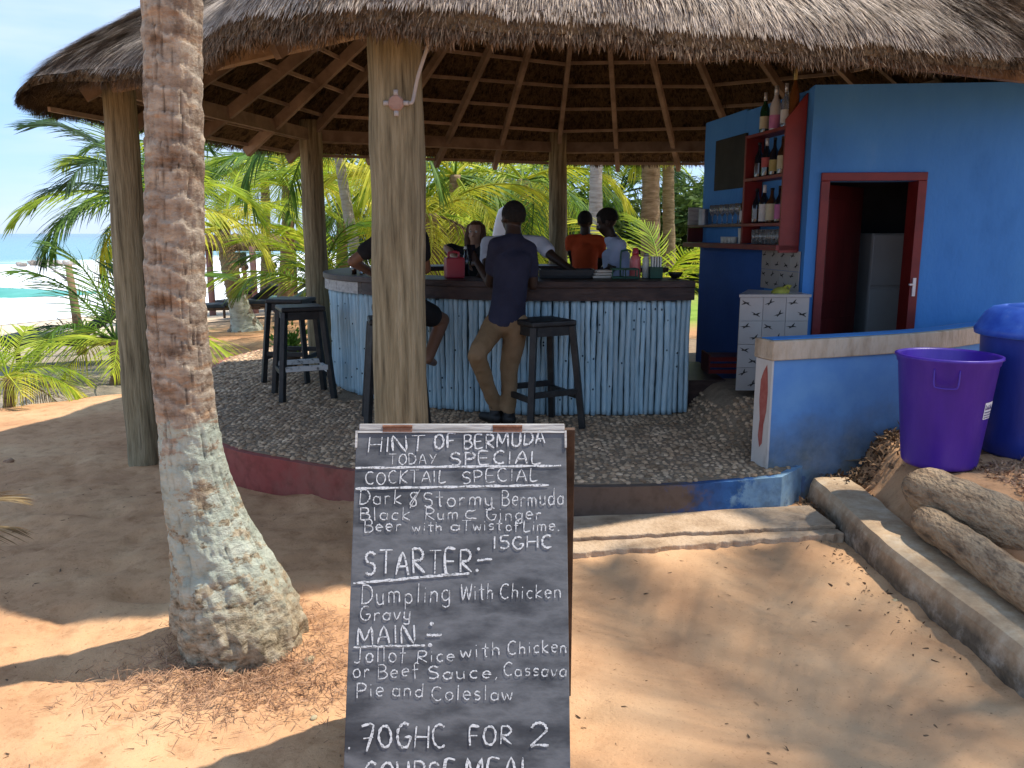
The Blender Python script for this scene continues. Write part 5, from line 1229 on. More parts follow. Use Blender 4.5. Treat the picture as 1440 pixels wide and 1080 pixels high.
ck = mat('chalk', [(.07,.07,.075),(.30,.30,.30),(.50,.50,.49),(.62,.62,.61)], 170, rough=.95, bump=0, lo=.31, hi=.55, detail=3)
write('HINT', 518, 636, 597, 634, 21, .005); write('OF', 611, 632, 640, 630, 19, .005); write('BERMUDA', 652, 632, 767, 624, 19, .005)
write('TODAY', 547, 653, 613, 652, 14); write('SPECIAL', 634, 654, 761, 651, 18, .0045)
write('COCKTAIL', 514, 682, 627, 677, 17); write('SPECIAL', 650, 680, 757, 675, 17)
write('Dark', 505, 709, 565, 708, 20); write('8Stormy', 574, 713, 694, 710, 20); write('Bermuda', 706, 712, 793, 710, 22)
write('Black', 506, 731, 577, 731, 18); write('Rum', 598, 731, 645, 731, 16); write('x', 655, 730, 671, 729, 22); write('Ginger', 684, 732, 762, 730, 17)
write('Beer', 512, 748, 565, 747, 17); write('with', 580, 747, 622, 746, 12); write('a', 634, 746, 648, 746, 14); write('Twist', 650, 746, 706, 745, 14); write('of', 712, 746, 730, 746, 14); write('Lime.', 736, 747, 788, 746, 15)
write('15GHC', 693, 772, 776, 770, 17, .005)
write('STARTER', 513, 808, 664, 806, 33, .0062)
write('Dumpling', 508, 850, 634, 845, 26); write('With', 648, 844, 694, 842, 22); write('Chicken', 703, 842, 790, 840, 20)
write('Gravy', 506, 873, 578, 870, 19)
write('MAIN', 503, 906, 584, 903, 25, .005)
write('Jollof', 498, 932, 572, 930, 22); write('Rice', 586, 931, 640, 929, 17); write('with', 648, 926, 704, 921, 20); write('Chicken', 714, 920, 798, 917, 18)
write('or', 497, 953, 520, 952, 20); write('Beef', 531, 954, 590, 950, 19); write('Sauce,', 602, 955, 702, 953, 18); write('Cassava', 708, 950, 797, 951, 18)
write('Pie', 501, 981, 541, 979, 21); write('and', 552, 978, 596, 979, 20); write('Coleslaw', 607, 984, 722, 985, 20)
write('70GHC', 509, 1052, 627, 1051, 33, .0055); write('FOR', 660, 1047, 720, 1046, 27, .0055); write('2', 745, 1051, 771, 1050, 34, .0055)
write('COURSE', 512, 1104, 640, 1102, 34, .006); write('MEAL', 654, 1100, 750, 1098, 34, .006)
def rule(x0, y0, x1, y1, wd):
    m = MB(); pts = [pix2uv(x0+(x1-x0)*i/14 , y0+(y1-y0)*i/14 + rw.uniform(-.5,.5)) for i in range(15)]; ribbon(m, pts, wd); m.build('chalk_rule', 'chalk', sg)
rule(500,658,789,655,.006); rule(500,687,772,682,.006); rule(497,820,660,806,.0065); rule(497,910,598,907,.0048)
rule(671,788,692,786,.0055); rule(600,893,621,893,.0055)
m = MB()
for px, py, r in ((673,772,.0045),(671,802,.0045),(607,877,.0055),(605,907,.0055),(760,620,.002),(491,1052,.003)):
    u_, v_ = pix2uv(px, py); k = 10; o0 = bpt(u_, v_, .0009); m.add([o0] + [o0 + bu*r*math.cos(i*.628)*rw.uniform(.8,1.2) + bv*r*math.sin(i*.628) for i in range(k)], [(0, 1+(i+1) % k, 1+i) for i in range(k)])
m.build('chalk_dots', 'chalk', sg)

# ------------------------------------------------------------------ palms
def frond_mesh(name, seed, mt, L=2.2, droop=1.5, nl=44, e0=0.0, width=.030, lean=.32):
    rnd = random.Random(seed); m = MB(); n = 26; pts = []; p = Vector((0,0,0)); a = e0
    for i in range(n+1):
        pts.append(p.copy()); p = p + Vector((math.cos(a), .03*math.sin(i*.3+seed), math.sin(a)))*(L/n); a -= droop/n*(.4 + 1.2*i/n)
    m.tube(pts, [.022*(1-.85*i/n)*L/2.2 + .003 for i in range(n+1)], 5)
    for side in (-1, 1):
        for k in range(nl):
            s = .14 + .86*(k + rnd.uniform(-.2,.2))/nl
            if rnd.random() < .03: continue
            f = min(max(s*n, 0), n-1.001); i = int(f); c = pts[i].lerp(pts[i+1], f-i); t = (pts[i+1]-pts[i]).normalized(); sd = Vector((0, side, 0)); up = t.cross(sd)*side
            if up.z < 0: up = -up
            ll = L*lean*(math.sin(math.pi*min(1, (s*.86+.10)))**.7 + .10)*rnd.uniform(.85, 1.1)
            d = (sd*(.95-.35*s) + t*(.35+.75*s) + up*rnd.uniform(-.05,.38)).normalized(); g = rnd.uniform(.5, 1.25); w_ = width*L/2.2*rnd.uniform(.75,1.15)
            q = c.copy(); vs = []; sg_ = 4
            for j in range(sg_+1):
                u = j/sg_; wj = w_*(.55 if j == 0 else (1-u)**.6 if j < sg_ else .02)
                wv = d.cross(Vector((0,0,1))); wv = wv.normalized() if wv.length > .1 else t
                vs += [q + wv*wj/2, q - wv*wj/2]; d = (d + Vector((0,0,-1))*g*.30).normalized(); q = q + d*ll/sg_
            m.add(vs, [(2*j, 2*j+1, 2*j+3, 2*j+2) for j in range(sg_)])
    me = bpy.data.meshes.new(name); me.from_pydata([tuple(v) for v in m.v], [], m.f); me.materials.append(MATS[mt]); return me
FM = {}
def fronds(kind, mt, k):
    key = (kind, mt, k)
    if key not in FM:
        if kind == 'arch': FM[key] = frond_mesh('frond', 10+k, mt, 2.4, 1.55+.25*k, 46)
        elif kind == 'young': FM[key] = frond_mesh('frond', 40+k, mt, 1.6, 1.15+.3*k, 30, width=.034, lean=.36)
        elif kind == 'hang': FM[key] = frond_mesh('frond', 70+k, mt, 2.4, 2.3+.2*k, 46, lean=.30)
    return FM[key]
def palm(name, label, base, top, r, crown, trunk_mat='palm_trunk', kind='arch', scale=1.0, mats=('leaf_lime','leaf_green','leaf_yellow'), el=(-25, 75), group='palms behind the bar', seed=0, painted=0, specs=None, foot=1.6):
    rnd = random.Random(seed); base = Vector(base); top = Vector(top); t = thing(name, label, 'palm tree' if name == 'palm_tree' else 'palm', tuple(base), 0, group)
    n = 40; pts = []; rad = []
    for i in range(n+1):
        u = i/n; p = base.lerp(top, u); p.x += .12*math.sin(u*math.pi)*(top.x-base.x); pts.append(p)
        rad.append(r*(1 + (foot-1)*math.exp(-u*9) - .25*u + (.045 if i % 2 else -.02)))
    pts[0] = pts[0] - Vector((0,0,.15)); MB().tube(pts, rad, 12, wob=.12).build('trunk', trunk_mat, t, smooth=True)
    if painted: MB().tube([p for p in pts[:painted]], [q*1.02 for q in rad[:painted]], 12, cap=False).build('paint_band', 'painted_trunk', t, smooth=True)
    specs = specs or [(360*i/crown + rnd.uniform(-14,14), rnd.uniform(*el)) for i in range(crown)]
    for i, sp in enumerate(specs):
        az, e = sp[0], sp[1]; mt = sp[2] if len(sp) > 2 else rnd.choice(mats)
        kd = kind if not (e < 0 and kind == 'arch') else 'hang'
        o = bpy.data.objects.new('frond', fronds(kd, mt, rnd.randrange(3))); COL.objects.link(o); o.parent = t
        o.location = top - base + Vector((0,0,-.02)); s_ = scale*rnd.uniform(.88, 1.12)*(sp[3] if len(sp) > 3 else 1); o.scale = (s_,)*3
        o.rotation_euler = Euler((rnd.uniform(-.5,.5), -R(e), R(az)), 'XYZ')
    return t
# big palm behind the left post
b = G(196,470,-.15); 
def base_at(px, Y): 
    x = (px-720)/F*(Y*cp+1.6*sp_); return Vector((x, Y, gz(x, Y)))
def top_at(px, py, Y): return P(px, py, Y)
palm('palm_tree', 'big leaning palm with blue-green fronds behind the left post', base_at(215, 11.4), top_at(205, 285, 11.2), .12, 13, 'palm_trunk_brown', mats=('leaf_dark','leaf_green','leaf_lime'), scale=.78, seed=1,
     specs=[(170,65,'leaf_dark',1.05),(178,30,'leaf_dark'),(186,8,'leaf_dark'),(172,-15,'leaf_green'),(190,-30,'leaf_yellow'),(160,48,'leaf_lime'),(200,20,'leaf_lime'),(120,60,'leaf_green'),(60,55,'leaf_green'),(20,35,'leaf_lime'),(5,5,'leaf_yellow'),(-40,40,'leaf_lime'),(240,15,'leaf_green'),(270,40,'leaf_dark'),(180,-50,'leaf_yellow',.7),(150,80,'leaf_green')])
# young palms on the left bank
palm('young_palm', 'young palm with upright dark green fronds growing left of the post', base_at(162, 9.9), base_at(166, 9.9)+Vector((0,0,.55)), .07, 0, 'palm_trunk_brown', 'young', 1.0, group='young palms on the sand bank', seed=2, foot=1.3,
     specs=[(175,80,'leaf_green',1.05),(165,55,'leaf_green'),(185,25,'leaf_dark'),(178,5,'leaf_lime'),(10,60,'leaf_green'),(0,20,'leaf_lime'),(250,35,'leaf_green',.8),(100,60,'leaf_dark'),(150,-5,'leaf_yellow',.8),(215,12,'leaf_lime',.9),(300,10,'leaf_lime',.8)])
palm('young_palm', 'small bright lime young palm at the left edge on the sand', base_at(10, 8.1), base_at(14, 8.1)+Vector((0,0,.40)), .06, 0, 'palm_trunk_brown', 'young', .60, group='young palms on the sand bank', seed=3, foot=1.2,
     specs=[(180,60,'leaf_lime'),(150,75,'leaf_lime'),(0,30,'leaf_lime'),(5,8,'leaf_yellow'),(-15,-5,'leaf_dry',.9),(20,55,'leaf_lime'),(300,20,'leaf_yellow'),(220,20,'leaf_lime'),(90,55,'leaf_lime'),(250,0,'leaf_dry',.9),(340,18,'leaf_lime')])
palm('young_palm', 'dry fronds of a small palm reaching in at the lower left edge', (-2.26, 2.75, 0), (-2.24, 2.75, .42), .05, 0, 'palm_trunk_brown', 'young', .32, group='young palms on the sand bank', seed=4, foot=1.2,
     specs=[(10,40,'leaf_dry'),(-25,25,'leaf_dry'),(40,55,'leaf_dry'),(-60,40,'leaf_dry'),(90,50,'leaf_dry'),(180,40,'leaf_dry')])
# middle palms
palm('palm_tree', 'palm with a grey painted foot leaning left over the beach shelter', base_at(345, 16.3), top_at(312, 322, 16.0), .19, 14, 'palm_trunk', scale=1.0, mats=('leaf_yellow','leaf_lime','leaf_green'), seed=5, painted=15, foot=1.9,
     specs=[(178,20,'leaf_yellow'),(-10,14,'leaf_yellow',1.05),(-20,42,'leaf_lime'),(20,38,'leaf_lime'),(70,70,'leaf_lime'),(150,50,'leaf_lime'),(200,45,'leaf_green'),(-60,30,'leaf_yellow'),(-90,5,'leaf_yellow'),(-130,25,'leaf_lime'),(190,-5,'leaf_yellow'),(-45,-10,'leaf_dry',.7),(110,50,'leaf_green'),(0,65,'leaf_lime')])
palm('palm_tree', 'tall palm with yellowing fronds left of the back left post', base_at(398, 18.5), top_at(405, 262, 18.5), .17, 15, 'palm_trunk_brown', scale=1.1, mats=('leaf_yellow','leaf_lime','leaf_green'), seed=6, el=(-5,65))
palm('palm_tree', 'pale slender palm leaning left between the back left post and the big post', base_at(528, 13.5), top_at(470, 170, 13.2), .10, 12, 'palm_trunk_pale', scale=.95, mats=('leaf_lime','leaf_green','leaf_yellow'), seed=7, foot=1.5)
palm('palm_tree', 'bushy lime palm directly behind the back left post', base_at(455, 12.6), base_at(455, 12.6)+Vector((0,0,1.0)), .10, 12, 'palm_trunk_brown', 'young', 1.05, mats=('leaf_lime','leaf_lime','leaf_green'), seed=8, el=(10,75))
palm('palm_tree', 'short palm with hanging brown fronds right of the big post', base_at(612, 15.5), top_at(605, 300, 15.3), .16, 15, 'palm_trunk_brown', scale=.95, mats=('leaf_yellow','leaf_yellow','leaf_dry','leaf_lime'), seed=9, el=(-50,50))
palm('palm_tree', 'palm with drooping olive fronds above the seated drinkers', base_at(645, 17.5), top_at(640, 246, 17.5), .16, 16, 'palm_trunk_brown', scale=1.15, mats=('leaf_lime','leaf_green','leaf_yellow'), seed=10, el=(-45,55))
palm('palm_tree', 'palm with drooping yellow-green fronds left of the far post', base_at(742, 18.5), top_at(735, 252, 18.5), .17, 16, 'palm_trunk_brown', scale=1.15, mats=('leaf_lime','leaf_green','leaf_yellow'), seed=11, el=(-45,55))
palm('palm_tree', 'bright pale trunked palm just right of the far post', base_at(836, 14.2), top_at(841, 60, 14.2), .125, 12, 'palm_trunk_pale', scale=1.0, mats=('leaf_lime','leaf_green'), seed=12, foot=1.3)
palm('young_palm', 'low lime palm behind the orange shirt', base_at(800, 12.6), base_at(800, 12.6)+Vector((0,0,.5)), .07, 10, 'palm_trunk_brown', 'young', .95, mats=('leaf_lime','leaf_green'), seed=13, el=(15,75))
palm('young_palm', 'brilliant yellow-green v-shaped palm between the far post and the blue building', base_at(925, 12.4), base_at(925, 12.4)+Vector((0,0,.75)), .08, 0, 'palm_trunk_brown', 'young', 1.08, seed=14,
     specs=[(172,62,'leaf_yellow'),(160,45,'leaf_lime'),(8,60,'leaf_yellow'),(15,42,'leaf_lime'),(90,75,'leaf_lime'),(200,25,'leaf_yellow',.85),(-20,20,'leaf_lime',.8),(230,50,'leaf_lime'),(300,55,'leaf_lime'),(270,30,'leaf_yellow',.8),(180,5,'leaf_yellow',.7)])
palm('palm_tree', 'brown trunked palm behind the yellow-green v-shaped palm', base_at(915, 15.5), top_at(917, 90, 15.5), .19, 12, 'palm_trunk_brown', scale=1.0, mats=('leaf_lime','leaf_yellow'), seed=15, foot=1.2)
palm('palm_tree', 'second brown trunked palm close beside the other behind the lawn', base_at(943, 17.5), top_at(940, 120, 17.5), .14, 12, 'palm_trunk_brown', scale=1.0, mats=('leaf_lime','leaf_green'), seed=16, foot=1.2)
far_p = [(262,24,225,'left of'),(372,27,235,'just left of'),(480,23,275,'right of'),(540,25,280,'behind'),(690,25,270,'behind the heads at'),(790,24,275,'by the far post'),(870,25,272,'over the pale blue shirt'),(980,26,262,'at the wall corner')]
labs = ['distant palm seen between the leaning trunk and the painted palm','distant palm over the white surf left of the back left post','distant palm filling the gap right of the back left post','distant palm peeking left of the big front post','distant palm above the navy shirted person','distant dark palm right behind the far post','distant palm above the pale blue shirt','distant palm beside the edge of the blue building']
for i, (px, Y, py, w_) in enumerate(far_p):
    palm('palm_tree', labs[i], base_at(px, Y), top_at(px, py, Y), .18, 14, 'palm_trunk_brown', scale=1.25, mats=('leaf_green','leaf_lime','leaf_dark'), seed=20+i, group='distant palms beyond the terrace', el=((-50,65) if i > 1 else (5,70)))
mat('hedge_leaf', [(.03,.06,.015),(.08,.13,.03),(.16,.20,.05)], 1.5, bump=0, rand=.4, trans=.3, world=True)
def leafmass(name, x0, x1, y0, y1, z0, h, n, size, mt='hedge_leaf', **k):
    x = RNG.uniform(x0, x1, n); y = RNG.uniform(y0, y1, n); top = h*(.62 + .38*vnoise(x*.9, y*.9)); z = z0 + top*RNG.random(n)**.8
    p = np.stack([x, y, z], 1); d = RNG.normal(0, 1, (n, 3)); d[:, 2] = np.abs(d[:, 2])*.6 - .2; up = RNG.normal(0, 1, (n, 3)); V, Fc = blades(p, d, up, RNG.uniform(.6, 1.4, n)*size, RNG.uniform(.25,.5, n)*size*.6)
    return npmesh(name, V, Fc, mt, None, kind='stuff', **k)
leafmass('undergrowth', -4.6, 3.2, 27, 30, -.6, 5.2, 26000, .42, label='dense green undergrowth filling in between the distant palms')
leafmass('undergrowth', 2.2, 8.5, 22, 25, 0, 3.3, 12000, .34, label='mass of pale green undergrowth beyond the lawn')

# the palm beside the entrance (foreground)
fp = thing('palm_tree', 'large foreground coconut palm with a ringed trunk and mint-white painted foot', 'palm tree', (-1.04, 3.03, 0))
prof = [(940,345,176),(925,345,178),(900,343,176),(875,338,174),(850,330,165),(800,317,142),(760,303,122),(720,290,107),(680,279,97),(640,270,89),(600,266,83),(560,259,82),(520,256,82),(480,252,82),(430,248,81),(360,245,82),(280,246,81),(200,246,80),(100,244,80),(0,244,82)]
cen_ = []; rr_ = []; zz_ = []
for py, cx, w_ in prof:
    q = P(cx, py, 3.03); zc = q.y*cp - (q.z-EYE)*sp_; cen_.append(q); rr_.append(w_/2/F*zc); zz_.append(q.z)
zz_ = np.array(zz_); cxs = np.array([c.x for c in cen_]); rr_ = np.array(rr_)
nz, na_ = 620, 120; zs = np.concatenate([np.linspace(-.12, 2.75, nz), np.linspace(2.76, 8.6, 200)])
cx_i = np.interp(zs, zz_, cxs); r_i = np.interp(zs, zz_, rr_); over = zs > zz_.max(); cx_i = np.where(over, cxs[-1] - .05*(zs-zz_.max()) - .012*(zs-zz_.max())**2, cx_i)
k_ = np.ones(25)/25; pad = lambda a: np.convolve(np.pad(a, 12, 'edge'), k_, 'valid'); r_i = pad(r_i); cx_i = pad(cx_i)
A_ = np.linspace(0, 2*np.pi, na_, endpoint=False); ZZ, AA = np.meshgrid(zs, A_, indexing='ij'); ca, sa = np.cos(AA), np.sin(AA)
zz2 = ZZ + .035*np.sin(AA + 1.1) + .028*vnoise(ca*1.5+4, sa*1.5, ZZ*2.2) + .012*vnoise(ca*5, sa*5, ZZ*6)
per = .082; ph = (zz2/per) % 1.0; idx = np.floor(zz2/per); amp = .35 + .65*np.abs(vnoise(idx*1.7, ca*1.2, sa*1.2+idx))
saw = np.where(ph < .82, ph/.82, 1-(ph-.82)/.18)
rings = (saw-.5)*.0085*amp*np.clip((ZZ-.55)/.5, .12, 1)
cracks = -.008*np.clip(1-np.abs(vnoise(ca*9+idx*.3, sa*9, ZZ*3.0))/.09, 0, 1)*(vnoise(ca*2, sa*2, ZZ*3+9) > -.1)
rough = .007*fbm(ca*5, sa*5, ZZ*14, 4) + .004*vnoise(ca*22, sa*22, ZZ*34)
basem = np.clip((.75-ZZ)/.6, 0, 1); lumps = basem*(.024*fbm(ca*3.1+2, sa*3.1, ZZ*8, 5) + .010*vnoise(ca*11, sa*11, ZZ*26) - .022*np.clip(.5-np.abs(vnoise(ca*6, sa*6, ZZ*11))/.3, 0, 1))
RR = r_i[:, None] + rings + cracks + rough + lumps - .004
yb = 3.03 - .085*np.clip(zs, 0, 4) + .02*np.sin(zs*1.3); cx_i = cx_i*yb/3.03; RR = RR*(yb/3.03)[:, None]; Vt = np.stack([cx_i[:, None] + RR*ca, yb[:, None] + RR*sa, ZZ], 2).reshape(-1, 3)
I, J = np.meshgrid(np.arange(len(zs)-1), np.arange(na_), indexing='ij'); J2 = (J+1) % na_
Ft = np.stack([I*na_+J, I*na_+J2, (I+1)*na_+J2, (I+1)*na_+J], 2).reshape(-1, 4)
pm = bpy.data.materials.new('near_palm_bark'); pm.use_nodes = True; MATS['near_palm_bark'] = pm
N = pm.node_tree.nodes; Lk = pm.node_tree.links.new; pb = N['Principled BSDF']; pb.inputs['Roughness'].default_value = .9; pb.inputs['Specular IOR Level'].default_value = .15; geo = N.new('ShaderNodeNewGeometry')
sx = N.new('ShaderNodeSeparateXYZ'); Lk(geo.outputs['Position'], sx.inputs[0])
n_a = noise_n(6, 8, .65, (1,1,2.6)); n_b = noise_n(22, 8, .7, (1,1,1.6)); n_c = noise_n(9, 6, .6, (1,1,4.2)); n_d = noise_n(60, 5, .7)
bark = ramp(n_a.outputs[0], [(.30, (.14,.10,.07)), (.42, (.30,.225,.16)), (.54, (.39,.325,.25)), (.68, (.54,.44,.32))]).outputs[0]
red = ramp(n_c.outputs[0], [(.52, (1,1,1)), (.66, (1,.74,.54))]).outputs[0]; bark = mixc(.8, bark, red, 'MULTIPLY')
bark = mixc(.75, bark, ramp(n_b.outputs[0], [(.32, (.45,.40,.36)), (.48, (1,1,1)), (.72, (1.25,1.2,1.15))]).outputs[0], 'MULTIPLY')
at = N.new('ShaderNodeAttribute'); at.attribute_name = 'scar'
bark = mixc(mathn('MULTIPLY', at.outputs['Fac'], .95), bark, (.66,.56,.43))
at2 = N.new('ShaderNodeAttribute'); at2.attribute_name = 'crack'; 
paint = ramp(n_a.outputs[0], [(.3, (.28,.31,.25)), (.5, (.43,.46,.37)), (.75, (.56,.58,.48))]).outputs[0]
zt = mathn('ADD', sx.outputs[2], mathn('MULTIPLY', mathn('SUBTRACT', n_c.outputs[0], .5), .30))
pmask = mathn('MULTIPLY', maprange(zt, .93, .90), maprange(zt, .10, .34))
n_e = noise_n(10, 9, .72, (1,1,1.7))
flake = maprange(mathn('ADD', n_e.outputs[0], mathn('MULTIPLY', mathn('SUBTRACT', .6, sx.outputs[2]), -.06)), .42, .47)
lowc = ramp(n_b.outputs[0], [(.35, (.11,.085,.05)), (.5, (.36,.29,.19)), (.68, (.58,.50,.36))]).outputs[0]
bark2 = mixc(maprange(sx.outputs[2], .85, .6), bark, lowc)
c = mixc(mathn('MULTIPLY', pmask, flake), bark2, paint); c = mixc(mathn('MULTIPLY', at2.outputs['Fac'], .8), c, (.06,.04,.028))
Lk(c, pb.inputs['Base Color']); bp = N.new('ShaderNodeBump'); bp.inputs['Strength'].default_value = .8; bp.inputs['Distance'].default_value = .02
Lk(mathn('ADD', n_b.outputs[0], mathn('MULTIPLY', n_d.outputs[0], .7)), bp.inputs['Height']); Lk(bp.outputs[0], pb.inputs['Normal'])
to = npmesh('trunk', Vt, Ft, 'near_palm_bark', fp, smooth=True)
scar = (np.clip((saw-.72)/.28, 0, 1)*amp*np.clip((ZZ-.8)/.3, 0, 1)*(vnoise(ca*2.5+idx, sa*2.5, idx*.7) > -.15)).ravel().astype(np.float32)
a1 = to.data.attributes.new('scar', 'FLOAT', 'POINT'); a1.data.foreach_set('value', scar)
crk = np.clip(-cracks/.012, 0, 1).ravel().astype(np.float32)*.8 + (np.clip(1-np.abs(ph-.06)/.07, 0, 1)*amp*(vnoise(ca*3, sa*3, idx+3) > .05)*np.clip((ZZ-.5)/.4, 0, 1)).ravel().astype(np.float32)*.7
a2 = to.data.attributes.new('crack', 'FLOAT', 'POINT'); a2.data.foreach_set('value', np.clip(crk, 0, 1).astype(np.float32))
topc = Vector((float(cx_i[-1]), float(yb[-1]), 8.6)) - Vector(fp.location)
for i in range(14):
    o = bpy.data.objects.new('frond', fronds('arch', random.choice(['leaf_green','leaf_lime']), i % 3)); COL.objects.link(o); o.parent = fp; o.location = topc; o.scale = (1.3,)*3
    o.rotation_euler = Euler((0, -R(random.uniform(-25,60)), R(360*i/14)), 'XYZ')

# palm beyond the right edge that throws the dappled shade on the path
def shade_palm(base, h, seed, sc, n, label):
    t = palm('palm_tree', label, base, Vector(base)+Vector((.2,.1,h)), .16, n, 'palm_trunk', scale=sc, mats=('leaf_green','leaf_lime'), seed=seed, group='palms right of the path', el=(-35,45)); return t
shade_palm((4.6, 2.3, .35), 6.6, 31, 1.0, 12, 'tall palm outside the right edge shading the path')
shade_palm((6.0, 5.0, .35), 6.9, 32, .9, 8, 'second tall palm further right shading the low wall')

# ------------------------------------------------------------------ beach things
def ws(px, Y): p = base_at(px, Y); return p
s0 = ws(297, 24); s1 = ws(385, 24.5)
sh2 = thing('beach_shelter', 'distant beach shelter of pinkish posts under a low flat roof', 'shelter', tuple(s0))
for px, Y, r in ((297,24,.10),(358,23,.09),(414,24,.10),(452,24,.09)):
    b_ = ws(px, Y); tz = P(px, 346, Y).z; MB().tube([b_ - Vector((0,0,.2)), Vector((b_.x, b_.y, tz))], r, 8).build('post', 'pink_post', sh2, smooth=True)
a_ = P(282, 349, 24); b_ = P(470, 349, 24); MB().beam(a_, b_, .2, .16).build('roof_beam', 'dark_wood', sh2)
m = MB(); rp_ = []
for i in range(34):
    for jy in (0, 1.2, 2.6):
        x = a_.x + (b_.x-a_.x)*i/33; rp_.append((x, 23.4+jy, a_.z + .12 + [0,.26,.12][[0,1.2,2.6].index(jy)] + .07*math.sin(i*1.9+jy)))
m.add(rp_, [(i*3+k, (i+1)*3+k, (i+1)*3+k+1, i*3+k+1) for i in range(33) for k in range(2)]); o = m.build('palm_leaf_roof', 'leaf_dry', sh2); sd_ = o.modifiers.new('t', 'SOLIDIFY'); sd_.thickness = .14
hc_ = thing('hanging_cloth', 'dark cloth hanging from the beam of the beach shelter', 'cloth', tuple(P(337,356,23.6)))
m = MB(); 
for i in range(9):
    u = i/8; x = P(328+18*u, 355, 23.6).x; 
    for k in range(4): m.v.append((x, 23.6 + .05*math.sin(i*1.3), P(330, 355+ (23-8*abs(u-.4))*k/3, 23.6).z))
m.f = [(i*4+k, i*4+k+1, (i+1)*4+k+1, (i+1)*4+k) for i in range(8) for k in range(3)]; o = m.build('sheet', 'dark_cushion', hc_); sd_ = o.modifiers.new('t', 'SOLIDIFY'); sd_.thickness = .02
def lounger(px, Y, rz, label, mt='dark_cushion'):
    b_ = ws(px, Y); t = thing('beach_lounger', label, 'lounger', tuple(b_), 0, 'loungers under the beach shelter')
    M = rz3(rz); L0 = Vector(b_)
    w = lambda x, y, z: L0 + M @ Vector((x, y, z))
    for x in (-.7,.6):
        for y in (-.27,.27): MB().beam(w(x,y,0), w(x,y,.33), .05, .05, up=(1,0,0)).build('leg', 'dark_wood', t)
    m = MB(); m.beam(w(-.95,-.28,.33), w(.8,-.28,.33), .05, .06); m.beam(w(-.95,.28,.33), w(.8,.28,.33), .05, .06); m.build('frame', 'dark_wood', t)
    MB().beam(w(-.15,0,.40), w(.85,0,.40), .58, .09).build('seat_cushion', mt, t, bevel=.02); MB().beam(w(-.85,0,.85), w(-.15,0,.42), .58, .09).build('back_cushion', mt, t, bevel=.02)
lounger(306, 19.5, R(200), 'dark lounger left of the painted palm foot'); lounger(352, 20.5, R(160), 'dark lounger right behind the painted palm foot'); lounger(385, 20, R(190), 'dark lounger with a raised back near the shelter post'); lounger(412, 21.5, R(170), 'dark lounger close to the back left post', 'teal_cloth')
lounger(98, 11.8, R(185), 'dark lounger on the sand left of the young palm')
# far beach-goers
def tiny_person(px, Y, label, top, sit=True):
    b_ = ws(px, Y); t = thing('person', label, 'person', tuple(b_)); L0 = Vector(b_); z = .45
    b = MB(); torso(b, L0+Vector((0,0,z+.1)), L0+Vector((0,0,z+.45)), L0, .15, .17); chain(b, [L0+Vector((0,0,z+.55)), L0+Vector((0,0,z+.68))], [.06,.055]); head(b, L0+Vector((0,0,z+.80)), frame(R(150)), 1.05)
    for e in (-1,1): chain(b, [L0+Vector((.19*e,0,z+.52)), L0+Vector((.24*e,-.1,z+.26)), L0+Vector((.1*e,-.28,z+.2))], [.05,.04,.03]); chain(b, [L0+Vector((.09*e,0,z+.06)), L0+Vector((.12*e,-.45,z+.08)), L0+Vector((.12*e,-.5,.08))], [.08,.055,.04])
    skin(b, 'body', 'skin_brown', t, .015); s_ = MB(); torso(s_, L0+Vector((0,0,z+.1)), L0+Vector((0,0,z+.45)), L0, .15, .17, .02); skin(s_, 'shirt', top, t, .02); h = MB(); hair_cap(h, L0+Vector((0,0,z+.80)), frame(R(150)), 1.08); h.build('hair', 'hair', t, smooth=True)
tiny_person(346, 21.5, 'distant dark haired person sitting near the shelter', 'dark_cushion'); tiny_person(386, 22.5, 'distant person sitting in a brown top beside the far shelter post', 'box_pink')
# jetty of rocks
for k in range(13):
    px = 24 + k*6.3; Y = 92 + random.uniform(-2,2); x = (px-720)/F*(Y*cp); r = random.uniform(.3,.5); m = MB(); m.ball((x, Y, -1.7), (r*1.2, r, r*.8), 7, 5)
    m.v = [tuple(Vector(v) + Vector((1,1,1))*.35*mnoise.noise(Vector(v)*.9)) for v in m.v]
    m.build('rock', 'rock_grey', smooth=False, loc=(x, Y, -1.7), label='brown boulder in the breakwater out in the surf, %s from its seaward left end' % ['first','second','third','fourth','fifth','sixth','seventh','eighth','ninth','tenth','eleventh','twelfth','thirteenth'][k], cat='rock', group='boulders of the breakwater')
lp = base_at(113, 13.0); pl = thing('dead_trunk', 'thin bare leaning trunk with a diagonal prop on the left beach', 'trunk', tuple(lp))
MB().tube([lp, P(96,372,13.0)], [.085,.05], 10, wob=.1).build('trunk', 'palm_trunk_brown', pl, smooth=True); MB().tube([P(104,400,13.0), P(52,362,13.0)], .022, 8).build('prop', 'grey_wood', pl, smooth=True)
# surfboard
sb = base_at(712, 10.6)*1.0; sb.z = TZ; tz = P(712, 287, 10.6).z; n = 26; vs = []; 
so_ = MB()
for i in range(n+1):
    u = i/n; z = .2 + (tz-.2)*u; w_ = .215*math.sin(math.pi*min(1, (u*.95+.04)))**.42 if u < 1 else .0; 
    for k in range(12):
        a = 2*math.pi*k/12; vs.append((P(712,300,10.6).x + w_*math.cos(a), 10.6 + .035*math.sin(a), z))
so_.add(vs, [(i*12+k, i*12+(k+1)%12, (i+1)*12+(k+1)%12, (i+1)*12+k) for i in range(n) for k in range(12)] + [tuple(range(12))[::-1], tuple(n*12+k for k in range(12))]); so_.build('surfboard', 'surf_white', smooth=True, loc=(P(712,300,10.6).x, 10.6, .2), label='upright off-white rounded board behind the drinkers', cat='board')
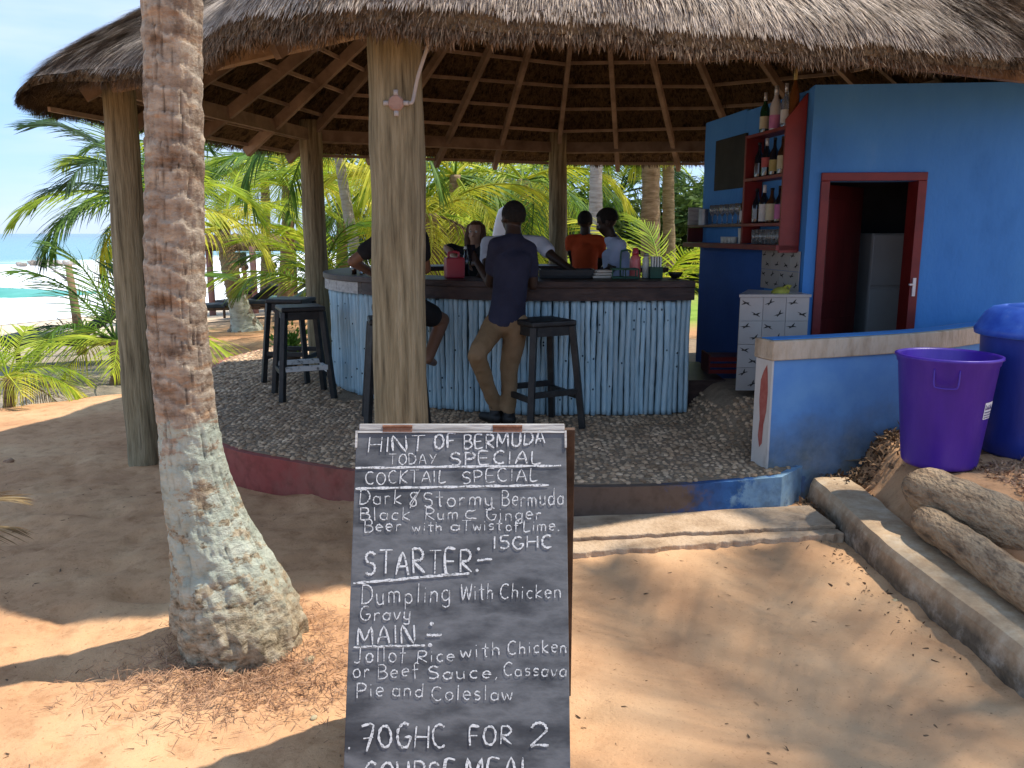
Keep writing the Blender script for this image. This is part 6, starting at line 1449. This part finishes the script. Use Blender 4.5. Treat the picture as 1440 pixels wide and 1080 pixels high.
# potted plant behind the stool
pp = P(408, 482, 8.6); pp.z = TZ; pt = thing('potted_plant', 'small leafy potted plant on the terrace behind the left stools', 'plant', tuple(pp))
MB().lathe(pp, [(.001,0),(.09,0),(.12,.2),(.105,.2),(.10,.17),(.001,.16)], 18, cap=False).build('pot', 'pot', pt, smooth=True)
n = 240; p = np.tile(np.array([pp.x, pp.y, TZ+.18]), (n,1)) + RNG.normal(0,.04,(n,3)); d = RNG.normal(0,1,(n,3)); d[:,2] = np.abs(d[:,2])+.3; p += d*RNG.uniform(.02,.09,n)[:,None]; V, Fc = blades(p, d, RNG.normal(0,1,(n,3)), RNG.uniform(.04,.09,n), RNG.uniform(.02,.04,n), .1); npmesh('leaves', V, Fc, 'leaf_green', pt)

# ------------------------------------------------------------------ litter and stones
def litter(name, label, fn, n, Lr, Wr, mt, flat=.12):
    P_ = [fn() for _ in range(n)]; p = np.array([(x, y, gz(x, y) + dz) for x, y, dz in P_]); d = RNG.normal(0,1,(n,3)); d[:,2] *= flat
    up = np.tile([0,0,1.],(n,1)) + RNG.normal(0,.5,(n,3)); V, Fc = blades(p, d, up, RNG.uniform(*Lr, n), RNG.uniform(*Wr, n), .08); return npmesh(name, V, Fc, mt, None, kind='stuff', label=label)
def f1():
    while True:
        a = random.gauss(0, 1); b_ = random.gauss(0, 1); x = -1.0 + a*.25; y = 2.74 + b_*.13
        if math.hypot(x+1.04, (y-3.03)*1) > .2: return x, y, random.uniform(-.002,.012)
litter('dry_fibres', 'reddish dry fibres and rootlets lying around the palm foot', f1, 3600, (.02,.085), (.0012,.0035), 'dry_litter')
def f2():
    a = random.uniform(0, 6.283); r = .23 + abs(random.gauss(0,.10)); return -1.04 + r*math.cos(a)*1.05, 3.03 + r*math.sin(a), random.uniform(-.002,.02)
litter('dry_fibres', 'ring of dry rootlets right at the palm foot', f2, 1700, (.015,.06), (.0012,.003), 'dry_litter')
def f3(): t = random.random(); x = 1.78 + .85*t + random.gauss(0,.07); return x, 4.62 + .42*t + random.gauss(0,.10) - .05, random.uniform(0,.035)
litter('leaf_litter', 'brown dead leaves heaped between the low wall and the purple bucket', f3, 1000, (.02,.06), (.008,.022), 'leaf_litter', .5)
def f4(): return random.uniform(2.45,3.4), random.uniform(3.5,4.3), random.uniform(0,.02)
litter('wood_chips', 'tan chips and dead leaves on the soil in front of the blue drum', f4, 2600, (.012,.04), (.006,.016), 'dry_litter', .5)
def f5():
    x = random.uniform(-3.4,1.7); y = random.uniform(1.8,5.2); return x, y, .001
litter('twigs', 'scattered twigs and crumbs on the sand', f5, 700, (.004,.035), (.0015,.007), 'leaf_litter', .1)
def f6(): return 1.72 - abs(random.gauss(0,.10)), random.triangular(2.5,4.5,4.2), .004
litter('leaf_litter', 'leaf crumbs lying against the kerb', f6, 110, (.008,.03), (.004,.012), 'leaf_litter', .4)
for k, (px, py, r, lab) in enumerate(((434,933,.020,'yellowish stone right of the palm foot'),(441,1007,.010,'tiny pale stone near the board shadow'),(12,652,.03,'reddish lump of earth at the left edge'),(1258,843,.012,'pale chip lying against the kerb'))):
    q = G(px, py); q.z = gz(q.x, q.y); m = MB(); m.ball(q, (r*1.2, r, r*.7), 9, 6); m.v = [tuple(Vector(v) + Vector((1,1,1))*r*.5*mnoise.noise(Vector(v)*30)) for v in m.v]
    m.build('stone', 'stone' if k != 2 else 'dry_litter', smooth=True, loc=tuple(q), label=lab, cat='stone')
